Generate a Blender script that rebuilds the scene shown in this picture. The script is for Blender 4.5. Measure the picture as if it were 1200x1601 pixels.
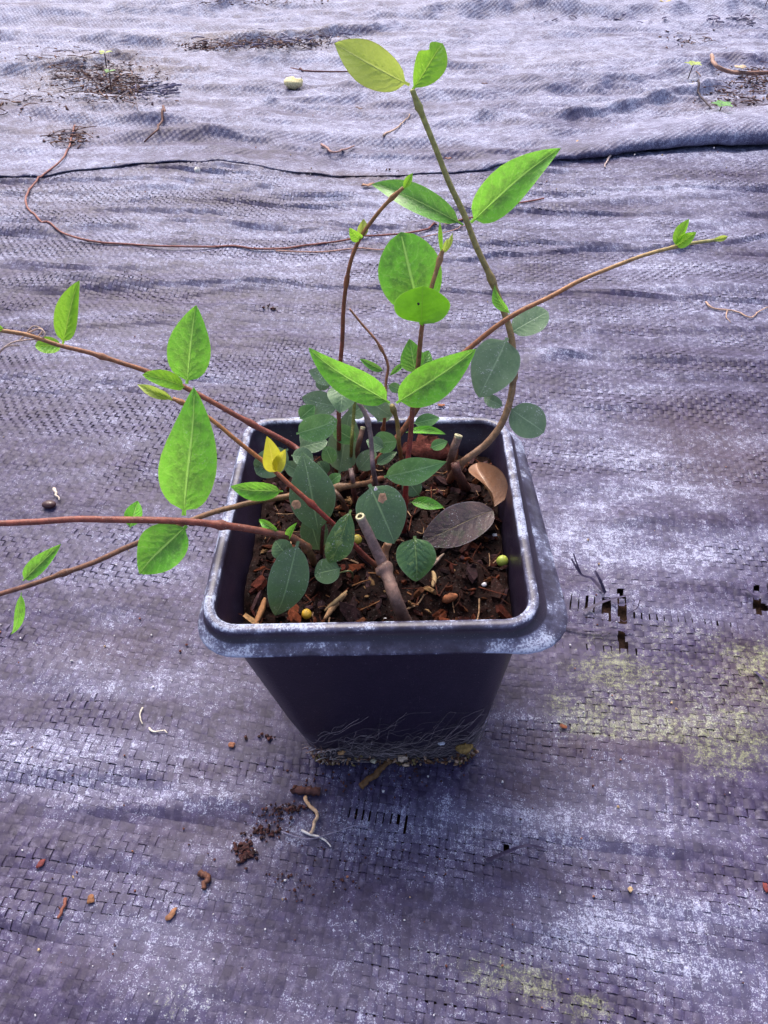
import bpy, math, random
import numpy as np
from mathutils import Vector
random.seed(4); rng = np.random.default_rng(4)
sc = bpy.context.scene
for o in list(bpy.data.objects): bpy.data.objects.remove(o)
COL = sc.collection
S = 0.01                                     # all lengths below are in centimetres

# ---------------------------------------------------------------- camera
F, PITCH, H = 1203.0, math.radians(44.0), 27.55
cam = bpy.data.cameras.new('camera'); camo = bpy.data.objects.new('camera', cam); COL.objects.link(camo)
cam.sensor_fit = 'VERTICAL'; cam.sensor_height = 24.0; cam.lens = 24.0 * F / 1601.0
cam.clip_start = 0.01; cam.clip_end = 400
camo.location = (0, 0, H * S); camo.rotation_euler = (math.pi / 2 - PITCH, 0, 0)
sc.camera = camo
# ---------------------------------------------------------------- sky and sun
SUN_EL, SUN_AZ = math.radians(56), math.radians(-14)
world = bpy.data.worlds.new('World'); sc.world = world; world.use_nodes = True
wn = world.node_tree; bg = wn.nodes['Background']
sky = wn.nodes.new('ShaderNodeTexSky'); sky.sky_type = 'NISHITA'; sky.sun_disc = False
sky.sun_elevation = SUN_EL; sky.sun_rotation = SUN_AZ; sky.dust_density = 7.0; sky.air_density = 0.9; sky.ozone_density = 2.0
wn.links.new(sky.outputs[0], bg.inputs[0]); bg.inputs[1].default_value = 0.15
sl = bpy.data.lights.new('sun', 'SUN'); sl.energy = 1.1; sl.angle = math.radians(26); sl.color = (1.0, 0.95, 0.88)
so = bpy.data.objects.new('sun', sl); COL.objects.link(so)
sd = Vector((math.cos(SUN_EL) * math.sin(SUN_AZ), math.cos(SUN_EL) * math.cos(SUN_AZ), math.sin(SUN_EL)))
so.rotation_euler = (-sd).to_track_quat('-Z', 'Y').to_euler(); so.location = sd * 5
sc.view_settings.view_transform = 'Standard'; sc.view_settings.look = 'None'
sc.view_settings.exposure = 1.06; sc.view_settings.gamma = 1.0
sc.cycles.max_bounces = 8; sc.cycles.transparent_max_bounces = 8

# ---------------------------------------------------------------- where a point seen at a place in the photograph stands
FW = np.array([0, math.cos(PITCH), -math.sin(PITCH)]); UP = np.array([0, math.sin(PITCH), math.cos(PITCH)]); RT = np.array([1., 0, 0])
CAM = np.array([0, 0, H])
def ray(px, py): return FW + RT * (px - 600) / F - UP * (py - 800.5) / F
def PZ(px, py, z=0.0):
    r = ray(px, py); return CAM + r * ((z - H) / r[2])
def PY(px, py, y):
    r = ray(px, py); return CAM + r * (y / r[1])
def depth(p): return float((np.asarray(p) - CAM) @ FW)
def pxcm(p): return F / depth(p)

# ---------------------------------------------------------------- noise
def _hash(ix, iy, seed):
    v = np.sin(ix * 127.1 + iy * 311.7 + seed * 74.7) * 43758.5453
    return v - np.floor(v)
def vnoise(x, y, seed=0):
    x = np.asarray(x, float); y = np.asarray(y, float)
    ix, iy = np.floor(x), np.floor(y); fx, fy = x - ix, y - iy
    fx = fx * fx * (3 - 2 * fx); fy = fy * fy * (3 - 2 * fy)
    a, b = _hash(ix, iy, seed), _hash(ix + 1, iy, seed); c, d = _hash(ix, iy + 1, seed), _hash(ix + 1, iy + 1, seed)
    return (a + (b - a) * fx) * (1 - fy) + (c + (d - c) * fx) * fy
def fbm(x, y, seed=0, oct=3):
    t = 0; a = 1; n = 0
    for k in range(oct):
        t = t + a * vnoise(x * 2 ** k, y * 2 ** k, seed + k * 13); n += a; a *= .5
    return t / n
def sstep(a, b, x):
    t = np.clip((np.asarray(x, float) - a) / (b - a), 0, 1); return t * t * (3 - 2 * t)

# ---------------------------------------------------------------- the lie of the fabric (wrinkles and folds)
RIDGES = []
def ridge(pts, h, wnear, wfar, taper=4.0):
    g = np.array([PZ(a, b)[:2] for a, b in pts]); RIDGES.append((g[:, 0], g[:, 1], h, wnear, wfar, taper))
# far sheet
ridge([(-200,60),(0,62),(180,70),(330,60)], .9, 1.2, 3); ridge([(320,78),(430,70),(520,60),(640,52)], 1.0, .8, 3)
ridge([(560,165),(700,150),(900,140),(1100,110),(1300,90)], .9, 1.5, 4); ridge([(-200,150),(0,130),(120,112),(260,90)], .8, 1, 3)
ridge([(380,170),(480,158),(600,150)], .7, .8, 2); ridge([(150,225),(350,222),(500,218),(760,224)], .9, 1.1, 1.4)
ridge([(560,25),(800,18),(1000,25),(1300,12)], 1.3, 2, 5); ridge([(850,190),(960,172),(1060,152),(1150,138)], 1.0, .6, 1.5)
ridge([(-200,40),(100,28),(400,10)], 1.2, 2, 5)
ridge([(620,195),(750,185),(900,200)], .5, .8, 2); ridge([(0,190),(150,200),(330,196)], .5, .8, 2)
# near sheet
ridge([(640,402),(780,397),(880,386),(1050,389),(1210,370),(1400,355)], .38, .17, 1.8, 3)
ridge([(700,372),(900,362),(1200,340)], .35, .8, 1.2)
ridge([(-100,305),(150,300),(420,298),(600,312)], .35, .5, 1.2); ridge([(500,330),(800,318),(1200,300)], .3, .7, 1.2)
ridge([(-100,370),(150,362),(420,350),(560,362)], .4, .8, 1.4); ridge([(-100,450),(150,440),(420,448),(520,462)], .45, .9, 1.2)
ridge([(-100,525),(100,505),(260,500),(440,480)], .35, .8, 1.2); ridge([(-150,590),(100,588),(240,592),(440,600)], .3, .35, 1.2)
ridge([(830,470),(1000,452),(1250,455)], .3, .8, 1.4); ridge([(780,560),(950,548),(1100,560),(1300,588)], .45, .5, 1.6)
ridge([(850,640),(1000,632),(1200,622)], .25, .4, 1); ridge([(-100,700),(100,690),(330,680)], .2, .6, 1)
ridge([(-100,790),(60,800),(250,780)], .25, .5, 1); ridge([(880,830),(1000,812),(1250,820)], .25, .5, .9)
ridge([(880,920),(1040,915),(1250,925)], .2, .4, .9); ridge([(-100,1200),(60,1200),(220,1215),(400,1250),(560,1300)], .5, .5, 1.3)
ridge([(-100,1245),(100,1262),(240,1268),(400,1282)], .22, .2, .6); ridge([(-60,1335),(120,1330),(300,1350),(480,1375)], .22, .3, .8)
ridge([(-100,1440),(40,1442),(130,1456)], .35, .25, .8); ridge([(700,1320),(830,1305),(1000,1325),(1250,1345)], .28, .3, .9)
ridge([(850,1365),(1000,1395),(1250,1460)], .3, .3, .8); ridge([(700,1475),(950,1440),(1250,1500)], .2, .4, .9)
ridge([(560,1410),(760,1380),(900,1400)], .2, .4, .9); ridge([(-60,1540),(200,1560),(500,1520)], .25, .6, 1.2)
FOLD = [(-400,300),(-100,292),(0,284),(60,280),(110,273),(200,268),(300,263),(380,263),(450,269),(520,269),(600,268),(680,264),(760,262),(830,256),(880,252),(950,246),(1030,241),(1100,236),(1200,236),(1500,226)]
FG = np.array([PZ(a, b)[:2] for a, b in FOLD])
def fold_y(x): return np.interp(x, FG[:, 0], FG[:, 1])
def hz(x, y):
    x = np.asarray(x, float); y = np.asarray(y, float)
    far = sstep(30, 100, y)
    z = (fbm(x / 16 + 3, y / (3.2 + 3 * far), 5, 3) - .5) * (.5 + 1.1 * far) + (fbm(x / 3.5, y / 1.6, 9, 2) - .5) * (.14 + .45 * far)
    cr = 1 - np.abs(2 * fbm(x / 30 + 9, y / 3.6 + x / 60, 51, 3) - 1); cr2 = 1 - np.abs(2 * fbm(x / 22 + 2, y / 2.2 - x / 50, 71, 2) - 1)
    z = z + (sstep(.80, 1., cr) * .30 + sstep(.85, 1., cr2) * .10) * (.22 + .6 * sstep(26, 60, y) + .5 * far)
    z = z + (fbm(x / 45, y / 22, 31, 2) - .5) * 1.2 * sstep(28, 60, y)
    for gx, gy, h, wn_, wf, tp in RIDGES:
        yl = np.interp(x, gx, gy) + (vnoise(x / 2.3, x * 0, gx[0]) - .5) * .5 * (wf)
        d = y - yl
        p = np.where(d < 0, np.exp(-(d / wn_) ** 2), np.exp(-(d / wf) ** 2))
        e = sstep(gx[0] - .1, gx[0] + tp, x) * (1 - sstep(gx[-1] - tp, gx[-1] + .1, x))
        z = z + h * p * e * (.62 + .38 * far) * (.7 + .6 * vnoise(x / 4.1, x * 0 + 3, h * 10))
    # flat where the pot stands
    r = np.hypot((x - .3) / 5.5, (y - 18.2) / 5.5)
    return z * (.12 + .88 * sstep(.8, 1.7, r)) * 1.0
def G(px, py, up=0.0):
    p = PZ(px, py)
    far = p[1] > fold_y(p[0])
    for _ in range(5): p = PZ(px, py, float(hz(p[0], p[1])) + (.25 if far else 0.06) + up)
    return p

# ---------------------------------------------------------------- mesh helpers
ORIG = {}
def mk(name, v, f, mat=None, parent=None, origin=None, attrs=None, uv=None, smooth=True, tris=None):
    v = np.asarray(v, float)
    if origin is None: origin = ORIG[parent.name] if parent is not None else np.zeros(3)
    origin = np.asarray(origin, float)
    me = bpy.data.meshes.new(name); me.from_pydata(((v - origin) * S).tolist() if len(v) < 200000 else [], [], f if len(v) < 200000 else [])
    if len(v) >= 200000:
        f = np.asarray(f); me.vertices.add(len(v)); me.vertices.foreach_set('co', ((v - origin) * S).ravel())
        me.loops.add(f.size); me.loops.foreach_set('vertex_index', f.ravel()); me.polygons.add(len(f))
        me.polygons.foreach_set('loop_start', np.arange(0, f.size, f.shape[1])); me.polygons.foreach_set('loop_total', np.full(len(f), f.shape[1])); me.update(calc_edges=True)
    for k, a in (attrs or {}).items():
        a = np.asarray(a, float)
        if a.ndim == 1:
            at = me.attributes.new(k, 'FLOAT', 'POINT'); at.data.foreach_set('value', a)
        else:
            at = me.attributes.new(k, 'FLOAT_COLOR', 'POINT'); at.data.foreach_set('color', np.c_[a, np.ones(len(a))].ravel())
    if uv is not None:
        l = me.uv_layers.new(name='UVMap'); li = np.zeros(len(me.loops), np.int32); me.loops.foreach_get('vertex_index', li)
        l.data.foreach_set('uv', np.asarray(uv)[li].ravel())
    if smooth: me.polygons.foreach_set('use_smooth', np.ones(len(me.polygons), bool))
    if mat: me.materials.append(mat)
    o = bpy.data.objects.new(name, me); COL.objects.link(o)
    if parent is not None:
        o.parent = parent; o.location = (origin - ORIG[parent.name]) * S
    else: o.location = origin * S
    ORIG[o.name] = origin
    return o
def tag(o, label, cat=None, group=None, kind=None):
    if label: o['label'] = label
    if cat: o['category'] = cat
    if group: o['group'] = group
    if kind: o['kind'] = kind
    return o
def empty(name, loc, label, cat, group=None):
    o = bpy.data.objects.new(name, None); COL.objects.link(o); o.location = np.asarray(loc) * S; o.empty_display_size = .01
    ORIG[o.name] = np.asarray(loc, float); return tag(o, label, cat, group)
class Bag:
    def __init__(s): s.v = []; s.f = []; s.n = 0; s.a = []
    def add(s, v, f, a=None):
        v = np.asarray(v, float); s.v.append(v); s.f += [tuple(int(i) + s.n for i in q) for q in f]; s.n += len(v)
        if a is not None:
            a = np.asarray(a, float); s.a.append(np.tile(a, (len(v), 1)) if a.ndim == 1 else a)
    def V(s): return np.concatenate(s.v)
    def A(s): return np.concatenate(s.a)
def catmull(P, n):
    P = np.asarray(P, float)
    if len(P) == 2: return P[0] + (P[1] - P[0]) * np.linspace(0, 1, n)[:, None]
    seg = np.r_[0, np.cumsum(np.linalg.norm(np.diff(P[:, :3], axis=0), axis=1) ** .5 + 1e-6)]
    Q = np.vstack([2 * P[0] - P[1], P, 2 * P[-1] - P[-2]]); out = []
    T = np.linspace(0, seg[-1], n)
    for t in T:
        i = min(max(np.searchsorted(seg, t, 'right') - 1, 0), len(P) - 2); u = (t - seg[i]) / (seg[i + 1] - seg[i])
        a, b, c, d = Q[i:i + 4]
        out.append(.5 * ((2 * b) + (-a + c) * u + (2 * a - 5 * b + 4 * c - d) * u * u + (-a + 3 * b - 3 * c + d) * u ** 3))
    return np.array(out)
def tube(C, R, k=8, cap=True, rough=0.0):
    C = np.asarray(C, float); n = len(C); R = np.broadcast_to(np.asarray(R, float), (n,))
    T = np.gradient(C, axis=0); T /= np.linalg.norm(T, axis=1)[:, None] + 1e-9
    u = np.cross(T[0], [0.31, .2, .93]); u /= np.linalg.norm(u); V = []
    for i in range(n):
        u = u - T[i] * (u @ T[i]); u /= np.linalg.norm(u) + 1e-9; w = np.cross(T[i], u)
        for j in range(k):
            a = 2 * math.pi * j / k; rr = R[i] * (1 + (random.uniform(-rough, rough) if rough else 0))
            V.append(C[i] + (u * math.cos(a) + w * math.sin(a)) * rr)
    Fc = [(i * k + j, i * k + (j + 1) % k, (i + 1) * k + (j + 1) % k, (i + 1) * k + j) for i in range(n - 1) for j in range(k)]
    if cap:
        V += [C[0], C[-1]]
        Fc += [(n * k, (j + 1) % k, j) for j in range(k)] + [(n * k + 1, (n - 1) * k + j, (n - 1) * k + (j + 1) % k) for j in range(k)]
    return np.array(V), Fc

# ---------------------------------------------------------------- materials
class N:
    def __init__(s, name, rough=.5, spec=.5):
        s.m = bpy.data.materials.new(name); s.m.use_nodes = True; s.t = s.m.node_tree; s.p = s.t.nodes['Principled BSDF']; s.out = s.t.nodes['Material Output']
        s.p.inputs['Roughness'].default_value = rough; s.p.inputs['Specular IOR Level'].default_value = spec
    def n(s, typ, **k):
        x = s.t.nodes.new(typ)
        for a, b in k.items(): setattr(x, a, b)
        return x
    def set(s, inp, v):
        if isinstance(v, bpy.types.NodeSocket): s.t.links.new(v, inp)
        elif isinstance(v, (tuple, list)) and len(v) == 3 and inp.type == 'RGBA': inp.default_value = (*v, 1)
        else: inp.default_value = v
    def math(s, op, a, b=0, c=0, clamp=False):
        x = s.n('ShaderNodeMath', operation=op, use_clamp=clamp); s.set(x.inputs[0], a); s.set(x.inputs[1], b); s.set(x.inputs[2], c); return x.outputs[0]
    def mix(s, fac, a, b, typ='MIX'):
        x = s.n('ShaderNodeMix', data_type='RGBA', blend_type=typ); s.set(x.inputs[0], fac); s.set(x.inputs[6], a); s.set(x.inputs[7], b); return x.outputs[2]
    def coords(s, scale=(100, 100, 100), kind='Object', rot=(0, 0, 0)):
        c = s.n('ShaderNodeTexCoord'); m = s.n('ShaderNodeMapping'); m.inputs['Scale'].default_value = scale; m.inputs['Rotation'].default_value = rot
        s.t.links.new(c.outputs[kind], m.inputs[0]); return m.outputs[0]
    def noise(s, v, scale, detail=4, rough=.6):
        x = s.n('ShaderNodeTexNoise'); s.set(x.inputs['Vector'], v); x.inputs['Scale'].default_value = scale; x.inputs['Detail'].default_value = detail; x.inputs['Roughness'].default_value = rough
        return x.outputs[0]
    def ss(s, v, a, b, lo=0., hi=1.):
        x = s.n('ShaderNodeMapRange', interpolation_type='SMOOTHSTEP'); s.set(x.inputs[0], v); s.set(x.inputs[1], a); s.set(x.inputs[2], b); s.set(x.inputs[3], lo); s.set(x.inputs[4], hi); return x.outputs[0]
    def attr(s, name, out='Fac'):
        x = s.n('ShaderNodeAttribute', attribute_name=name); return x.outputs[out]
    def bump(s, h, strength=.5, dist=.001, normal=None):
        x = s.n('ShaderNodeBump'); s.set(x.inputs['Height'], h); x.inputs['Strength'].default_value = strength; x.inputs['Distance'].default_value = dist
        if normal is not None: s.set(x.inputs['Normal'], normal)
        return x.outputs[0]
    def base(s, c): s.set(s.p.inputs['Base Color'], c)

def fabric_mat(name, far):
    m = N(name, .6, .28); v = m.coords()
    dust, algae, brown, tint = m.attr('dust'), m.attr('algae'), m.attr('brown'), m.attr('tint')
    n1 = m.noise(v, 6.5, 6, .72); n2 = m.noise(v, 1.1, 5, .65); n3 = m.noise(v, 22, 2, .6); n4 = m.noise(v, 3.0, 4, .7)
    c = m.mix(m.ss(n2, .35, .65), (.022, .014, .044), (.050, .037, .092))
    c = m.mix(m.ss(n4, .5, .72), c, (.10, .086, .148))
    c = m.mix(m.ss(dust, .25, 1.1, 0, .65), c, (.122, .117, .215))
    tv = m.n('ShaderNodeCombineXYZ'); [m.set(tv.inputs[i], tint) for i in range(3)]
    c = m.mix(1.0, c, tv.outputs[0], 'MULTIPLY')
    g = m.math('ADD', m.math('MULTIPLY', n1, .5), m.math('MULTIPLY', n3, .5))
    g = m.math('ADD', g, m.math('MULTIPLY', m.math('SUBTRACT', n2, .5), .30))
    cell = m.math('MULTIPLY', m.math('SUBTRACT', tint, .98), .13)
    thr = m.math('SUBTRACT', m.math('SUBTRACT', .672, m.math('MULTIPLY', dust, .155)), cell)
    c = m.mix(m.math('MULTIPLY', brown, .75), c, (.065, .036, .038))
    fac = m.ss(m.math('SUBTRACT', g, thr), -.045, .085, 0, .8)
    c = m.mix(fac, c, (.43, .455, .60))
    ga = m.math('SUBTRACT', m.math('ADD', m.math('MULTIPLY', n1, .45), m.math('ADD', m.math('MULTIPLY', n4, .25), m.math('MULTIPLY', n3, .3))), m.math('SUBTRACT', m.math('SUBTRACT', .70, m.math('MULTIPLY', algae, .182)), cell))
    c = m.mix(m.ss(ga, -.07, .16, 0, .72), c, (.33, .36, .16))
    m.base(c)
    m.set(m.p.inputs['Roughness'], m.ss(fac, 0, 1, .52, .85))
    if far:
        vr = m.coords((100, 100, 100), rot=(0, 0, math.radians(9.2)))
        sx = m.n('ShaderNodeSeparateXYZ'); m.set(sx.inputs[0], vr)
        wx = m.math('SINE', m.math('MULTIPLY', sx.outputs[0], 2 * math.pi / .62)); wy = m.math('SINE', m.math('MULTIPLY', sx.outputs[1], 2 * math.pi / .66))
        w = m.math('MULTIPLY', wx, wy)
        b = m.bump(w, .5, .0006); b = m.bump(n1, .5, .001, b)
    else: b = m.bump(n1, .5, .0004)
    m.set(m.p.inputs['Normal'], b); return m.m
M = {}
M['fabric'] = fabric_mat('woven_fabric', False); M['fabric_far'] = fabric_mat('woven_fabric_far', True)

def ground_mat():
    m = N('ground_under_fabric', .9, .2); v = m.coords()
    n1 = m.noise(v, 2.2, 6); c = m.mix(n1, (.006, .003, .002), (.04, .018, .012))
    sx = m.n('ShaderNodeSeparateXYZ'); m.set(sx.inputs[0], v)
    out = m.math('MAXIMUM', m.ss(m.math('ABSOLUTE', sx.outputs[0]), 49, 50), m.math('MAXIMUM', m.ss(sx.outputs[1], -11, -12), m.ss(sx.outputs[1], 229, 230)))
    n2 = m.noise(v, .3, 8, .7); c = m.mix(out, c, m.mix(m.ss(n2, .35, .7), (.11, .095, .16), (.34, .33, .42)))
    m.base(c); m.set(m.p.inputs['Normal'], m.bump(n1, .6, .002)); return m.m
M['ground'] = ground_mat()

def pot_mat():
    m = N('black_plastic', .38, .5); v = m.coords()
    sc_ = m.math('MULTIPLY', m.attr('scuff'), m.ss(m.noise(v, .55, 5, .7), .36, .62, .35, 1.3)); n1 = m.noise(v, 7, 8, .75); n2 = m.noise(v, 1.3, 5, .7); n3 = m.noise(v, 26, 2, .6)
    c = m.mix(n2, (.010, .005, .016), (.018, .010, .028))
    g = m.math('ADD', m.math('MULTIPLY', m.noise(v, 15, 5, .75), .6), m.math('MULTIPLY', n2, .4))
    film = m.ss(m.math('ADD', n2, m.math('MULTIPLY', sc_, .35)), .45, .85, .15, .75)
    c = m.mix(m.math('MULTIPLY', film, sc_, 0, True), c, (.145, .15, .26))
    fac = m.ss(m.math('ADD', g, m.math('MULTIPLY', sc_, .20)), .66, .74, 0, .8)
    c = m.mix(fac, c, (.44, .49, .64))
    sz = m.n('ShaderNodeSeparateXYZ'); m.set(sz.inputs[0], v); low = m.ss(sz.outputs[2], 3.6, .2)
    mud = m.ss(m.math('ADD', m.math('MULTIPLY', n1, .7), m.math('MULTIPLY', n2, .5)), .66, .84)
    c = m.mix(m.math('MULTIPLY', mud, m.math('ADD', m.math('MULTIPLY', low, .8), .22)), c, (.16, .115, .12))
    dots = m.ss(m.math('ADD', n3, m.math('MULTIPLY', n1, .35)), .85, .93, 0, .6)
    c = m.mix(dots, c, (.30, .27, .33)); m.base(c)
    m.set(m.p.inputs['Roughness'], m.math('ADD', m.ss(fac, 0, 1, .33, .7), m.math('MULTIPLY', n1, .1)))
    m.set(m.p.inputs['Normal'], m.bump(n1, .25, .0004)); return m.m
M['pot'] = pot_mat()

def colattr_mat(name, rough=.6, speck=0.0, bumpd=.0004, spec=.4, sscale=24, var=.35, sub=0):
    m = N(name, rough, spec); v = m.coords(); c = m.attr('col', 'Color'); n1 = m.noise(v, 5, 6, .7); n2 = m.noise(v, sscale, 2)
    k = m.n('ShaderNodeCombineXYZ'); f = m.ss(n1, .3, .7, 1 - var, 1 + var); [m.set(k.inputs[i], f) for i in range(3)]
    c = m.mix(1.0, c, k.outputs[0], 'MULTIPLY')
    if speck: c = m.mix(m.ss(n2, .64, .70, 0, speck), c, (.5, .48, .46))
    m.base(c); m.set(m.p.inputs['Normal'], m.bump(n1, .6, bumpd)); return m.m
M['stem'] = colattr_mat('stem_bark', .5, .35); M['bark'] = colattr_mat('bark', .8, .12, .001, .1, 18, .55)
M['debris'] = colattr_mat('debris', .75, 0, .0006, .3)
M['root'] = colattr_mat('root', .7, 0, .0003, .3)

def leaf_mat(name, c0, c1, vein, edge, speck=0., transl=.35, rough=.35, blotch=None, film=0.0, veinw=.07, sidev=.5, spots=0):
    m = N(name, rough, .32 if film else .5)
    uv = m.n('ShaderNodeUVMap'); s = m.n('ShaderNodeSeparateXYZ'); m.set(s.inputs[0], uv.outputs[0]); t, vv = s.outputs[0], s.outputs[1]
    av = m.math('ABSOLUTE', m.math('MULTIPLY', m.math('SUBTRACT', vv, .5), 2))
    ob = m.coords(); n1 = m.noise(ob, 3.2, 5, .6); n2 = m.noise(ob, 16, 4, .7); n3 = m.noise(ob, 1.4, 4, .6)
    c = m.mix(m.ss(m.math('ADD', m.math('ADD', m.math('MULTIPLY', n1, .6), m.math('MULTIPLY', n3, .4)), m.math('MULTIPLY', m.math('SUBTRACT', av, .4), .18)), .36, .62), c0, c1)
    ph = m.math('ADD', m.math('SUBTRACT', m.math('MULTIPLY', t, 7.0), m.math('MULTIPLY', av, 2.0)), m.math('MULTIPLY', m.math('ADD', n1, n3), 1.6))
    fr = m.math('ABSOLUTE', m.math('SUBTRACT', m.math('MULTIPLY', m.math('FRACT', ph), 2), 1))
    sv = m.math('MULTIPLY', m.ss(fr, .72, 1.0), m.ss(n1, .35, .65, .1, .8)); quilt = m.math('MULTIPLY', fr, m.ss(av, 0.0, .8, 1., .35))
    c = m.mix(m.math('MULTIPLY', sv, sidev), c, vein)
    c = m.mix(m.ss(n2, .5, .7, 0, .35), c, vein)
    mid = m.ss(av, veinw, veinw * .25)
    c = m.mix(mid, c, vein)
    c = m.mix(m.ss(av, .93, 1.0, 0, .7), c, edge)
    if film: c = m.mix(m.ss(n3, .35, .7, film * .35, film), c, (.27, .31, .27))
    if blotch: c = m.mix(m.ss(m.noise(ob, 2.3, 5, .7), .54, .60, 0, .85), c, blotch)
    if speck: c = m.mix(m.ss(m.math('ADD', m.noise(ob, 20, 2, .6), m.math('MULTIPLY', n3, .55)), .95, 1.0, 0, speck), c, (.60, .62, .60))
    m.base(c)
    if not film: m.p.inputs['Coat Weight'].default_value = .35; m.p.inputs['Coat Roughness'].default_value = .22
    hgt = m.math('SUBTRACT', m.math('ADD', m.math('MULTIPLY', quilt, -.5), m.math('MULTIPLY', n2, .5)), m.math('MULTIPLY', mid, 1.0))
    nb = m.bump(hgt, .25 if film else (.25 if sidev < .2 else .62), .0007); m.set(m.p.inputs['Normal'], nb)
    tr = m.n('ShaderNodeBsdfTranslucent'); m.set(tr.inputs[0], m.mix(.5, c, vein)); m.set(tr.inputs[1], nb)
    mx = m.n('ShaderNodeMixShader'); mx.inputs[0].default_value = transl; m.t.links.new(m.p.outputs[0], mx.inputs[1]); m.t.links.new(tr.outputs[0], mx.inputs[2]); m.t.links.new(mx.outputs[0], m.out.inputs[0])
    return m.m
M['young'] = leaf_mat('young_leaf', (.022, .17, .003), (.15, .60, .008), (.44, .80, .14), (.30, .62, .06), .25, .42, .34)  # highlights painted in: brighter second green against the dark one, stronger towards the edges
M['young2'] = leaf_mat('young_leaf_underside', (.10, .32, .006), (.16, .46, .012), (.12, .30, .02), (.36, .66, .1), .1, .42, .45, sidev=.1, veinw=.03)
M['green'] = leaf_mat('green_leaf', (.025, .16, .006), (.09, .40, .012), (.34, .6, .14), (.25, .5, .1), .3, .38, .32)
M['lime'] = leaf_mat('lime_leaf', (.33, .46, .04), (.46, .58, .07), (.55, .66, .16), (.36, .30, .05), .1, .42, .45, sidev=.3)
M['lime2'] = leaf_mat('new_leaf', (.12, .40, .008), (.24, .60, .014), (.42, .68, .08), (.34, .5, .06), .1, .45, .4, sidev=.25)
M['gold'] = leaf_mat('golden_bud', (.50, .48, .02), (.62, .62, .03), (.66, .60, .08), (.55, .22, .03), 0, .4, .4, sidev=.15)
M['mid'] = leaf_mat('mid_green_leaf', (.07, .20, .05), (.12, .30, .07), (.26, .46, .18), (.25, .42, .18), .6, .25, .36, film=.15)
M['dark'] = leaf_mat('dark_leaf', (.07, .13, .06), (.08, .16, .06), (.20, .31, .14), (.17, .25, .16), .7, .12, .36, film=.12, veinw=.06, sidev=.08)
M['grey'] = leaf_mat('grey_green_leaf', (.10, .185, .09), (.16, .26, .13), (.28, .40, .23), (.24, .31, .24), .9, .15, .45, film=.22, veinw=.05, sidev=.08)
M['mottle'] = leaf_mat('mottled_leaf', (.045, .12, .04), (.09, .2, .05), (.2, .32, .1), (.2, .3, .14), .9, .12, .35, blotch=(.3, .42, .12), sidev=.35)
M['purple'] = leaf_mat('purple_dead_leaf', (.05, .026, .03), (.095, .05, .05), (.17, .13, .06), (.24, .2, .22), .8, .05, .5, blotch=(.07, .06, .035), veinw=.03, sidev=.2)
M['brown'] = leaf_mat('brown_dead_leaf', (.20, .09, .045), (.30, .15, .08), (.42, .24, .14), (.18, .07, .04), .1, .15, .55, sidev=.15)

# ---------------------------------------------------------------- ground and the landscape fabric
def axis_grid(lo, hi, step, far):
    a = np.arange(lo, hi + step, step); g = [far * .02 * 2.2 ** k for k in range(5)]
    return np.unique(np.r_[[lo - far, lo - far * .3, lo - far * .08, lo - far * .02], a, [hi + far * .02, hi + far * .08, hi + far * .3, hi + far]])
def grid_faces(nx, ny):
    i, j = np.meshgrid(np.arange(nx - 1), np.arange(ny - 1), indexing='xy'); a = (j * nx + i).ravel()
    return np.c_[a, a + 1, a + nx + 1, a + nx]
xs = axis_grid(-60, 60, .7, 4000); ys = axis_grid(-14, 235, .9, 4000)
X, Y = np.meshgrid(xs, ys); inside = (np.abs(X) <= 61) & (Y > -15) & (Y < 236)
Z = np.where(inside, hz(X, Y), 0) - .42
g = mk('ground', np.c_[X.ravel(), Y.ravel(), Z.ravel()], grid_faces(len(xs), len(ys)).tolist(), M['ground'])
tag(g, 'dark soil ground below the fabric', kind='structure')

SPOTS = {'dust': [], 'algae': [], 'brown': []}
def spot(kind, px, py, rx, ry, s):   # sizes in photograph pixels at that place
    p = PZ(px, py); a = (PZ(px + rx, py) - p)[0]; b = (PZ(px, py - ry) - p)[1]; SPOTS[kind].append((p[0], p[1], a, b, s))
for a in [(930,700,160,60,.55),(1000,770,130,50,.5),(950,850,120,70,.55),(620,960,0.1,.1,0),(1060,880,140,60,.5),(180,1080,160,50,.35),(80,1180,130,60,.7),(300,1230,160,40,.35),
          (900,1260,120,40,.45),(960,1300,90,60,.55),(960,1440,160,60,.7),(1050,1500,140,50,.45),(750,1380,160,40,.3),(350,1480,140,90,.55),(100,1500,160,90,.35),(150,560,160,60,.25),
          (180,740,160,60,.35),(230,900,100,90,.4),(250,1000,90,80,.35),(400,410,220,40,.3),(950,480,250,50,.3),(900,600,200,30,.35),(650,1330,120,40,.2),(300,330,300,40,.25),(850,330,300,40,.3)]: spot('dust', *a)
for a in [(1000,1040,110,60,1.0),(1120,1070,100,70,1.0),(940,1100,70,50,.7),(1100,1230,120,60,.6),(820,1570,160,60,.7),(990,1130,120,50,.75),(1130,1150,70,50,.6),(1090,690,70,45,.7),(1180,600,60,30,.5),(1140,730,70,30,.5),(760,1530,200,80,.65),(1180,1020,50,60,.5),
          (880,1230,70,30,.35),(350,1580,200,60,.5),(250,1060,110,40,.3),(1170,1260,70,60,.45),(560,1480,120,60,.4),(330,1500,90,50,.45),(1000,740,80,30,.45),(900,1560,120,50,.5)]: spot('algae', *a)
for a in [(150,130,100,34,1.5),(110,215,50,20,.5),(430,68,110,10,1.4),(330,60,60,10,.6),(1130,170,70,25,.55),(540,268,100,8,.6),(1120,690,90,50,.6),(1060,1130,110,60,.4),(900,1170,90,40,.35),(420,1290,90,50,.3),
          (1190,1050,60,60,.5),(820,1240,40,20,.4),(160,1020,90,30,.25),(880,90,200,12,.3),(1150,760,90,40,.4),(90,310,90,25,.3)]: spot('brown', *a)
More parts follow.
